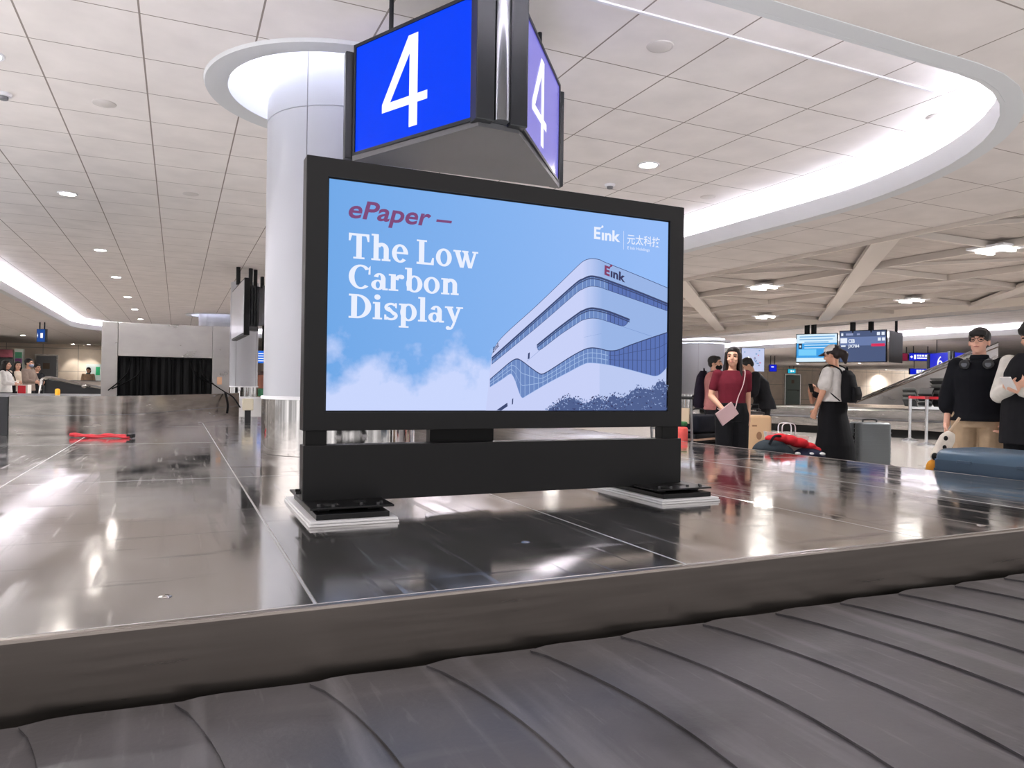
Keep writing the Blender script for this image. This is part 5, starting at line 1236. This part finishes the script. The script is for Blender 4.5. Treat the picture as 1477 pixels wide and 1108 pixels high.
# ------------------------------------------------------------------ neighbouring carousel, incline, trays
a0 = at_z(1090, 620, FZ); a1 = at_z(1400, 638, FZ)
u = (a1-a0); u.z = 0; Lc = u.length; u.normalize(); w2 = V(-u.y, u.x, 0)
if w2.dot(V(a0.x, a0.y, 0)) < 0: w2 = -w2
t = thing('baggage_carousel', 'neighbouring low steel carousel with dark plinth behind the waiting people', 'baggage carousel', tuple(a0))
def slab(name, s0, s1, o0, o1, z0, z1, m, bev=0, par=None):
    M = Matrix((u, w2, V(0, 0, 1))).transposed().to_4x4(); M.translation = a0+u*((s0+s1)/2)+w2*((o0+o1)/2)+V(0, 0, (z0+z1)/2)
    b = MB(); b.boxm(M, s1-s0, o1-o0, z1-z0); return b.build(name, m, par or t, bevel=bev)
E1 = Lc+3
slab('plinth', -.6, E1, .12, 4, .0, .20, M_gap); slab('lower_skirt', -.7, E1, .0, 4, .20, .40, M_wallst, .01); slab('belt', -.65, E1, .06, 1.1, .402, .42, M_rub)
slab('upper_kerb', -.7, E1, 1.1, 3.6, .40, .62, M_wallst, .01); slab('deck', -.65, E1, 1.15, 3.55, .622, .64, mat('deck_pale', (208, 206, 202), .3, .8))
tc_ = thing('baggage_chute', 'sloping steel baggage incline rising above the neighbouring carousel', 'baggage chute', tuple(a0+V(0, 0, .64)))
g0 = at_d(1233, 581.5, 21.0); g1 = at_d(1440, 494, 20.0)
f_ = (g1-g0); b = MB(); dv = V(f_.x, f_.y, 0).normalized(); sv = V(-dv.y, dv.x, 0)
if sv.dot(V(g0.x, g0.y, 0)) < 0: sv = -sv
for o_ in (0, 1.0):
    b = MB(); s_ = sv*o_; b.add([V((g0+s_).x, (g0+s_).y, .645), V((g1+s_).x, (g1+s_).y, .645), g1+s_, g0+s_, V((g0+s_+sv*.05).x, (g0+s_+sv*.05).y, .645), V((g1+s_+sv*.05).x, (g1+s_+sv*.05).y, .645), g1+s_+sv*.05, g0+s_+sv*.05], [(0, 1, 2, 3), (7, 6, 5, 4), (0, 4, 5, 1), (1, 5, 6, 2), (2, 6, 7, 3), (3, 7, 4, 0)]); b.build('parapet', M_hood, tc_)
b = MB(); b.tube([g0-sv*.03+V(0, 0, .0), g1-sv*.03+V(0, 0, -.12)], .018, 6); b.build('edge_seam', mat('seam_brown', (120, 104, 92), .5), tc_)
b = MB(); b.tube([g0+V(0, 0, .01), g1+V(0, 0, .01)], .025, 8); b.build('hand_rail', M_chrome, tc_, smooth=True)
# stacks of plastic trays in front of the incline
M_tray = mat('tray_grey', (150, 152, 150), .5); M_trayd = mat('tray_dark', (46, 50, 50), .5)
def tray(loc, rz, label, m, W_=.45):
    t = thing('luggage_tray', label, 'tray', loc, rz, 'stacked luggage trays')
    b = MB(); D_ = .30
    prof = [(-W_, .16), (-W_*.86, .10), (-W_*.74, .0), (W_*.74, 0), (W_*.86, .10), (W_, .16)]
    vs = []
    for y in (-D_, D_): vs += [(x, y, z) for x, z in prof]+[(x, y, z+.018) for x, z in prof]
    k = 6; fs = []
    for i in range(5): fs += [(i, i+1, 2*k+i+1, 2*k+i), (k+i, 3*k+i, 3*k+i+1, k+i+1), (i, k+i, k+i+1, i+1), (2*k+i, 2*k+i+1, 3*k+i+1, 3*k+i)]
    fs += [(0, 2*k, 3*k, k), (5, k+5, 3*k+5, 2*k+5)]
    b.add(vs, fs); b.build('tray_body', m, t, local=True)
    b = MB(); b.tube([(-W_, -D_, .17), (W_, -D_, .17)], .004, 4) if False else b.box(-W_*.72, W_*.72, -D_-.006, -D_-.001, .0, .03); b.build('rim_edge', M_trayd if m is M_tray else M_tray, t, local=True)
    return t
onames = ['bottom', 'second', 'third', 'fourth', 'fifth', 'sixth', 'seventh', 'topmost']
zz = at_d(1400, 575, 14.6); rzs = math.atan2(-u.y, -u.x)
rz_t = math.atan2(CR.y, CR.x)
for s_, (px, d, nT, ds, zb0) in enumerate(((1376, 18.6, 8, 'tall stack behind red tape', .64), (1324, 18.9, 6, 'short stack at the incline foot', .64))):
    p = at_d(px, 570, d)
    for i in range(nT): tray((p.x, p.y, zb0+i*(.08 if nT == 8 else .06)), rz_t, 'grey luggage tray, %s of the %s' % (onames[i], ds), M_tray if i % 2 else M_trayd, .45 if nT == 8 else .24)
# barrier posts
M_post = mat('post_steel', (212, 214, 218), .22, .9)
def stanchion(px, d, label):
    p = at_d(px, 560, d); t = thing('barrier_post', label, 'barrier post', (p.x, p.y, FZ), group=None)
    b = MB(); b.lathe([(.001, .001), (.19, .001), (.19, .02), (.08, .06), (.036, .075), (.001, .076)], (p.x, p.y, FZ), 32); b.build('base', M_post, t, smooth=True)
    b = MB(); b.cyl((p.x, p.y, FZ+.07), (p.x, p.y, .86), .032, .035, 20); b.build('pole', M_post, t, smooth=True)
    b = MB(); b.cyl((p.x, p.y, .86), (p.x, p.y, .925), .04, .04, 20); b.build('tape_head', mat('tape_head', (150, 60, 66), .4), t, smooth=True)
    return p
s1 = stanchion(1313, 16.6, 'slimmer farther steel barrier post by the plinth of the far carousel'); s2 = stanchion(1337, 15.2, 'nearer steel barrier post that carries the red tape')
t = thing('barrier_tape', 'red barrier tape stretched from the steel posts behind the man in khaki', 'barrier tape', (s2.x, s2.y, .86))
M_tape = mat('tape_red', (196, 24, 44), .5)
e_ = at_d(1420, 580, 14.6)
for A_, B_ in ((s1, s2), (s2, e_)):
    b = MB(); b.bar((A_.x+(B_-A_).normalized().x*.045, A_.y+(B_-A_).normalized().y*.045, .893), (B_.x-(B_-A_).normalized().x*.045, B_.y-(B_-A_).normalized().y*.045, .893), .004, .055); b.build('tape_length', M_tape, t)
stanchion(1420, 14.6, 'steel barrier post concealed behind the man in khaki')

# ------------------------------------------------------------------ signs in the depth
def sign_board(name, label, px, py, d, w_, h_, m, parts=(), rod=True, dirv=None):
    c = at_d(px, py, min(d, 44.3/ray(px, py).y)); t = thing(name, label, 'sign', tuple(c)); dv = dirv or V(CR.x, CR.y, 0).normalized()
    nr = V(dv.y, -dv.x, 0); M = Matrix((dv, -nr, V(0, 0, 1))).transposed().to_4x4(); M.translation = c-nr*.06
    def pt(u_, v_, o=0): return c+dv*(u_*w_/2)+V(0, 0, v_*h_/2)+nr*o
    b = MB(); b.boxm(M, w_+.03, .11, h_+.03); bx = b.build('case', M_sdark, t)
    b = MB(); b.add([pt(-1, -1), pt(1, -1), pt(1, 1), pt(-1, 1)], [(0, 1, 2, 3)]); pn = b.build('lit_face', m, bx)
    b = MB(); b.v = []
    for q in parts:
        if callable(q): q(b, pt)
        else: rect(b, pt, *q, .004)
    if b.v: b.build('lettering', M_four, pn)
    if rod and c.z+h_/2 < ZL-.05:
        for s_ in (-.6, .6):
            g_ = pt(s_, 1, -.06); b = MB(); b.cyl(g_, (g_.x, g_.y, ZL-.001 if c.x < 17 or c.x > 24.8 else ZR), .02, .02, 8); b.build('hanger_rod', M_sdark, t)
    return t
M_sb = emi('sign_deep_blue', (10, 30, 205)); M_exit = emi('sign_exit', (40, 180, 210)); M_mar2 = mat('sign_maroon', (120, 22, 56), .5, emit=(120, 22, 56), es=.6*GLOW)
def arrow(b, pt):
    b.add([pt(-.93, -.12, .004), pt(-.84, -.12, .004), pt(-.84, -.45, .004), pt(-.70, 0, .004), pt(-.84, .45, .004), pt(-.84, .12, .004), pt(-.93, .12, .004)], [(0, 1, 2, 3, 4, 5, 6)])
sign_board('direction_sign', 'upper blue direction sign with white arrow beside the maroon panel', 1329, 515, 30, .98, .30, M_sb,
    [arrow, (-.62, -.46, -.6, .6), (-.36, -.22, .1, .6), (-.16, .0, .1, .6), (.06, .22, .1, .6), (.28, .5, .1, .6), (-.36, .85, -.5, -.15)])
sign_board('direction_sign', 'lower blue direction sign with white lettering above the incline', 1329, 536, 36, 1.1, .27, M_sb, [(-.45, -.25, -.6, .6), (-.2, .0, .0, .6), (.05, .25, .0, .6), (-.2, .6, -.5, -.15)])
sign_board('maroon_sign', 'maroon sign panel joined to the left of the blue arrow sign', 1304, 515, 30.6, .42, .30, M_mar2, [])
def g6(n_=24):
    out = []
    for i in range(n_): out.append(ring(.5, .36, .13, .2, .055, .06, 360*i/n_, 360*(i+1)/n_, 1)[0])
    out += ring(.66, .40, .29, .44, .055, .055, 118, 180, 10); return out
q6 = [(1341, 512), (1371, 512), (1376, 512), (1412, 512)]
dist6 = [26.5, 25.2, 25.2, 26.8]
SP6 = []
for (px, py), d in zip(q6, dist6): p_ = at_d(px, py, d); SP6.append((p_.x, p_.y))
zc6 = at_d(1355, 526, 26).z; hanging_sign(SP6, zc6-.22, zc6+.42, '6', 'distant blue triangular hanging sign with a white number 6', strokes=g6(), mats=(M_sb, M_sb))
sign_board('exit_sign', 'small glowing cyan exit sign over the grey-green door', 1142, 535.5, 56, .58, .30, M_exit, [(-.3, .0, -.5, .5), (.2, .6, -.3, .3)])
sign_board('direction_sign', 'small blue sign on white pillar edge left of the grey-green door', 1115, 531, 40, .38, .36, M_sb, [(-.5, .2, .2, .5)])
sign_board('gate_number_sign', 'small blue sign with an arrow hung from the low ceiling above the far queue', 59, 484, 24, .26, .40, emi('sign_teal_blue', (18, 70, 150)), [arrow, (-.1, .5, -.4, .4)])
sign_board('poster', 'pale lilac route map poster behind the man in the black jacket', 1086, 519, 30, .92, .95, emi('poster_lilac', (196, 204, 236)), [], rod=False)
tq = [o for o in bpy.data.objects if o.get('label', '').startswith('pale lilac')][0]; tq['category'] = 'poster'
b = MB(); cc_ = at_d(1086, 519, 29.98); dv = V(CR.x, CR.y, 0).normalized(); nr = V(dv.y, -dv.x, 0)
for i in range(16):
    a_ = random.uniform(-.4, .35); z_ = random.uniform(-.4, .4); w_ = random.uniform(.03, .1)
    p_ = cc_+dv*a_+V(0, 0, z_)+nr*.006; b.add([p_, p_+dv*w_, p_+dv*w_+V(0, 0, .05), p_+V(0, 0, .05)], [(0, 1, 2, 3)], i % 3)
b.build('map_marks', [emi('mk_a', (120, 160, 205)), emi('mk_b', (205, 130, 160)), emi('mk_c', (150, 150, 180))], tq)
b = MB(); b.box(cc_.x-.03, cc_.x+.03, cc_.y+.13, cc_.y+.19, FZ, cc_.z+.4); b.build('stand_post', M_groove, tq)
# wall details: doors, notices
M_door = mat('door_green', (116, 132, 124), .5)
def door(n_, px0, px1, ptop, m):
    x0 = at_y(px0, 560, 44.99).x; x1 = at_y(px1, 560, 44.99).x; z1 = at_y((px0+px1)/2, ptop, 44.99).z
    b = MB(); b.box(x0, x1, 44.93, 44.985, FZ+.01, z1); o = struct(b.build('door_%d' % n_, m))
    b = MB(); b.box(x0-.08, x0, 44.92, 44.99, FZ, z1+.08); b.box(x1, x1+.08, 44.92, 44.99, FZ, z1+.08); b.box(x0, x1, 44.92, 44.99, z1, z1+.08); b.build('door_frame', M_wallst, o)
    b = MB(); b.cyl((x1-.3, 44.90, 1.0), (x1-.1, 44.90, 1.0), .02, .02, 8); b.box(x0+.2, x1-.12, 44.9, 44.925, 1.03, 1.08); b.build('door_handle', M_dark, o)
    b = MB(); b.box((x0+x1)/2-.15, (x0+x1)/2+.15, 44.915, 44.925, 1.6, 1.9); b.build('notice', mat('notice_brown', (110, 92, 78), .6), o)
    return x0, x1
door(1, 1132, 1153, 541, M_door)
door(2, 52, 81, 513.5, mat('door_grey', (126, 128, 132), .5))
x0 = at_y(100, 560, 44.98).x; 
lp = thing('wall_poster', 'pale poster with a green patch on the far wall above the clerk', 'poster', (at_y(136, 535, 44.97).x, 44.97, 1.3))
b = MB(); xa_, xb_ = at_y(124, 535, 44.97).x, at_y(147, 535, 44.97).x; b.box(xa_, xb_, 44.95, 44.985, at_y(130, 556, 44.97).z, at_y(130, 525, 44.97).z); b.build('sheet', mat('poster_pale', (216, 228, 228), .5), lp)
b = MB(); b.box(at_y(138, 535, 44.9).x, at_y(144, 535, 44.9).x, 44.94, 44.949, at_y(130, 541, 44.97).z, at_y(130, 529, 44.97).z); b.build('green_mark', mat('poster_green', (40, 180, 120), .5), lp)
for px in (104, 127):
    p_ = at_y(px, 520, 43.9); ld = bpy.data.lights.new('wall_washer', 'SPOT'); ld.energy = 55; ld.spot_size = R(55); ld.spot_blend = .6; ld.shadow_soft_size = .06; ld.color = (1, .93, .85)
    o = bpy.data.objects.new('wall_washer', ld); COL.objects.link(o); o.location = (p_.x, 44.1, ZL-.05); o.rotation_euler = (R(28), 0, 0)
    downlight(p_.x, 44.1, ZL, 'tiny wall-washing downlight near the far wall poster, %s' % ('over bare wall' if px == 104 else 'over the clerk'), 'wall washers', 0)
# far counter and conveyor panel on the picture's left
p0_, p1_ = at_d(62, 575, 14), at_d(150, 575, 13)
t = thing('conveyor_panel', 'dark sloping conveyor side panel with bright steel edge behind the steel wall', 'conveyor', (p0_.x, p0_.y, FZ))
pts = [at_d(58, 580, 13.5), at_d(66, 547, 13.5), at_d(150, 561, 13.2), at_d(150, 590, 13.2)]
pts[0].z = FZ; pts[3].z = FZ
bk = V(0, .4, 0); b = MB(); b.add([*pts, *[q+bk for q in pts]], [(0, 1, 2, 3), (7, 6, 5, 4), (0, 4, 5, 1), (1, 5, 6, 2), (2, 6, 7, 3), (3, 7, 4, 0)]); b.build('side_panel', M_dark, t)
b = MB(); b.tube(smooth_path([pts[0]+V(-.1, -.03, 0), pts[0].lerp(pts[1], .8)+V(-.06, -.03, 0), pts[1]+V(0, -.03, .02), pts[1].lerp(pts[2], .5)+V(0, -.03, .015), pts[2]+V(0, -.03, .01)], 5), .03, 8); b.build('steel_edge', M_chrome, t, smooth=True)
b = MB(); q = at_d(122, 557.5, 13.2); b.ell(q+V(0, -.03, 0), (.05, .03, .035)); b.build('sensor_knob', M_wallst, t, smooth=True)
cp = at_d(130, 560, 29); t = thing('service_counter', 'pale service counter in front of the beige-topped clerk', 'counter', (cp.x, cp.y, FZ))
b = MB(); b.box(cp.x-1.4, cp.x+1.2, cp.y-.3, cp.y+.3, FZ, .98); b.build('front', mat('counter_pale', (200, 190, 180), .6), t)
b = MB(); b.box(cp.x-1.45, cp.x+1.25, cp.y-.35, cp.y+.35, .98, 1.02); b.build('counter_top', M_groove, t)
# red sign board and ceremony bag near the queue
cq = at_d(35, 570, 15.6); t = thing('paper_bag', 'white paper carrier bag with a big red print standing by the far queue', 'bag', (cq.x, cq.y, .60))
dv = V(CR.x, CR.y, 0).normalized(); M = Matrix.Translation((cq.x, cq.y, .751)) @ Matrix.Rotation(math.atan2(dv.y, dv.x), 4, 'Z')
b = MB(); b.boxm(M, .22, .12, .30); b.build('body', mat('paper_white', (228, 222, 214), .8), t)
b = MB(); b.boxm(M @ Matrix.Translation((-.015, -.062, .02)), .165, .004, .22); b.build('red_print', mat('print_red', (208, 30, 46), .6), t)
M = Matrix.Translation((cq.x, cq.y, 0)) @ Matrix.Rotation(math.atan2(dv.y, dv.x), 4, 'Z')
t = thing('luggage_trolley', 'low steel trolley carrying the red-printed paper bag', 'luggage trolley', (cq.x, cq.y, FZ))
b = MB(); b.boxm(M @ Matrix.Translation((0, 0, .57)), .7, .5, .06); b.build('deck', M_wallst, t)
for x in (-.3, .3):
    for y in (-.2, .2): b = MB(); b.boxm(M @ Matrix.Translation((x, y, .22)), .04, .04, .64); b.build('leg', M_dark, t)
# dark shop front at the far left edge
q = at_y(8, 560, 38)
t = thing('shop_front', 'dark shop front with maroon fascia at the far edge of the queue', 'shop front', (q.x, 38, FZ))
b = MB(); b.box(q.x-6, at_y(18, 560, 38).x, 38, 40, FZ, at_y(8, 512, 38).z); b.build('opening', M_gap, t)
b = MB(); b.box(q.x-6, at_y(18, 560, 38).x, 37.95, 37.99, at_y(8, 512, 38).z-.1, at_y(8, 504, 38).z); b.build('fascia', mat('fascia_maroon', (86, 30, 40), .5), t)
t = thing('display_stand', 'pale display stand with coloured posters beside the dark shop front', 'display stand', (at_y(26, 560, 36).x, 36, FZ))
b = MB(); b.box(at_y(20, 560, 36).x, at_y(33, 560, 36).x, 36, 36.3, FZ, at_y(26, 503, 36).z); b.build('body', mat('stand_pale', (206, 216, 206), .5), t)
for i, cl in enumerate(((70, 150, 110), (120, 60, 120), (60, 70, 140))):
    b = MB(); z_ = at_y(26, 508+9*i, 36).z; b.box(at_y(21, 560, 36).x, at_y(31, 560, 36).x, 35.97, 35.99, z_-.25, z_); b.build('poster', mat('stand_print_%d' % i, cl, .5), t)

# ------------------------------------------------------------------ monitors hung beside the big column
def mon(px0, px1, pt0, pt1, pb0, pb1, d0, d1, label, lit=False):
    a_, b_ = at_d(px0, 450, d0), at_d(px1, 450, d1); zt0, zb0_ = at_d(px0, pt0, d0).z, at_d(px0, pb0, d0).z
    t = thing('hanging_monitor', label, 'monitor', (a_.x, a_.y, zb0_)); dv = (b_-a_); dv.z = 0; dv.normalize(); nr = V(-dv.y, dv.x, 0)
    if nr.dot(V(a_.x, a_.y, 0)) < 0: nr = -nr
    z1_, z0_ = min(3.2, zt0), zb0_
    b = MB(); b.prism([(a_.x, a_.y), (b_.x, b_.y), (b_.x+nr.x*.1, b_.y+nr.y*.1), (a_.x+nr.x*.1, a_.y+nr.y*.1)], z0_, z1_); b.build('housing', M_black, t, bevel=.006)
    return t, a_, b_, z0_, z1_, nr, dv
t, a_, b_, z0_, z1_, nr, dv = mon(335, 352, 420, 408, 492, 478, 15.2, 13.2, 'silver-backed monitor seen edge-on hanging beside the white column')
b = MB(); b.prism([((a_-nr*.012).x, (a_-nr*.012).y), ((b_-nr*.012).x, (b_-nr*.012).y), ((b_-nr*.002).x, (b_-nr*.002).y), ((a_-nr*.002).x, (a_-nr*.002).y)], z0_+.04, z1_-.04); b.build('back_cover', mat('silver_back', (196, 198, 202), .3, .6), t)
b = MB(); m_ = (a_+b_)/2; b.cyl((m_.x, m_.y, z1_), (m_.x, m_.y, ZR-.001), .04, .04, 8) if z1_ < ZR-.02 else None; (b.build('hanger_pole', M_black, t) if b.v else None)
t, a_, b_, z0_, z1_, nr, dv = mon(356, 373, 412, 412, 476, 484, 14.2, 14.6, 'black monitor back with vertical ribs hanging beside the column')
b = MB()
for f_ in (.15, .4, .65, .9): g_ = a_.lerp(b_, f_); b.box(g_.x-.02, g_.x+.02, g_.y-.09, g_.y-.02, z0_+.1, z1_+.02)
b.build('mount_rail', M_dark, t)
for f_ in (.3, .7): g_ = a_.lerp(b_, f_); b = MB(); b.cyl((g_.x, g_.y+.05, z1_-.05), (g_.x, g_.y+.05, ZR-.001), .04, .04, 10); b.build('hanger_pole', M_black, t)
t, a_, b_, z0_, z1_, nr, dv = mon(373, 390, 414, 414, 470, 466, 15.6, 15.0, 'black monitor half hidden behind the big white column')
for f_ in (.3, .7): g_ = a_.lerp(b_, f_); b = MB(); b.cyl((g_.x, g_.y+.05, z1_-.05), (g_.x, g_.y+.05, ZR-.001), .04, .04, 10); b.build('hanger_pole', M_black, t)
sign_board('departure_board', 'small bright blue departure board glimpsed beside the big column', 380, 515, 24, .62, .40, emi('board_blue', (30, 110, 230)), [(-.9, .9, .5, .62), (-.9, .7, .1, .22), (-.9, .8, -.3, -.18), (-.9, .6, -.7, -.58)], rod=False)
tq = [o for o in bpy.data.objects if o.get('label', '').startswith('small bright blue dep')][0]
c_ = at_d(380, 515, 24); b = MB(); b.box(c_.x-.04, c_.x+.04, c_.y+.1, c_.y+.18, c_.z, ZR-.001); b.build('hanger_pole', M_black, tq)
q = at_d(379, 560, 22); t = thing('display_bin', 'brown and green bin stand glimpsed between the far columns', 'display stand', (q.x, q.y, FZ))
for (z0_, z1_, cl, r_) in ((FZ, .62, (196, 150, 120), .22), (.62, .85, (52, 120, 84), .24), (.85, 1.25, (150, 96, 76), .22), (1.25, 1.36, (70, 44, 40), .14)):
    b = MB(); b.lathe([(.001, z0_), (r_, z0_), (r_, z1_-.03), (r_*.85, z1_), (.001, z1_)], (q.x, q.y, 0), 24); b.build('tier', mat('tier_%d' % cl[0], cl, .6), t, smooth=True)
# low white walling of the next carousel beyond the slim column
q0, q1 = at_d(330, 590, 16), at_d(392, 590, 16)
t = thing('low_wall', 'low white steel walling beyond the control box', 'barrier wall', ((q0.x+q1.x)/2, (q0.y+q1.y)/2, FZ))
b = MB(); b.bar((q0.x, q0.y, .28), (q1.x, q1.y, .28), .1, .76); b.build('panel', mat('wall_pale', (214, 214, 214), .35, .3), t)
b = MB(); b.bar((q0.x, q0.y, .68), (q1.x, q1.y, .68), .16, .04); b.build('top_rail', M_white, t)
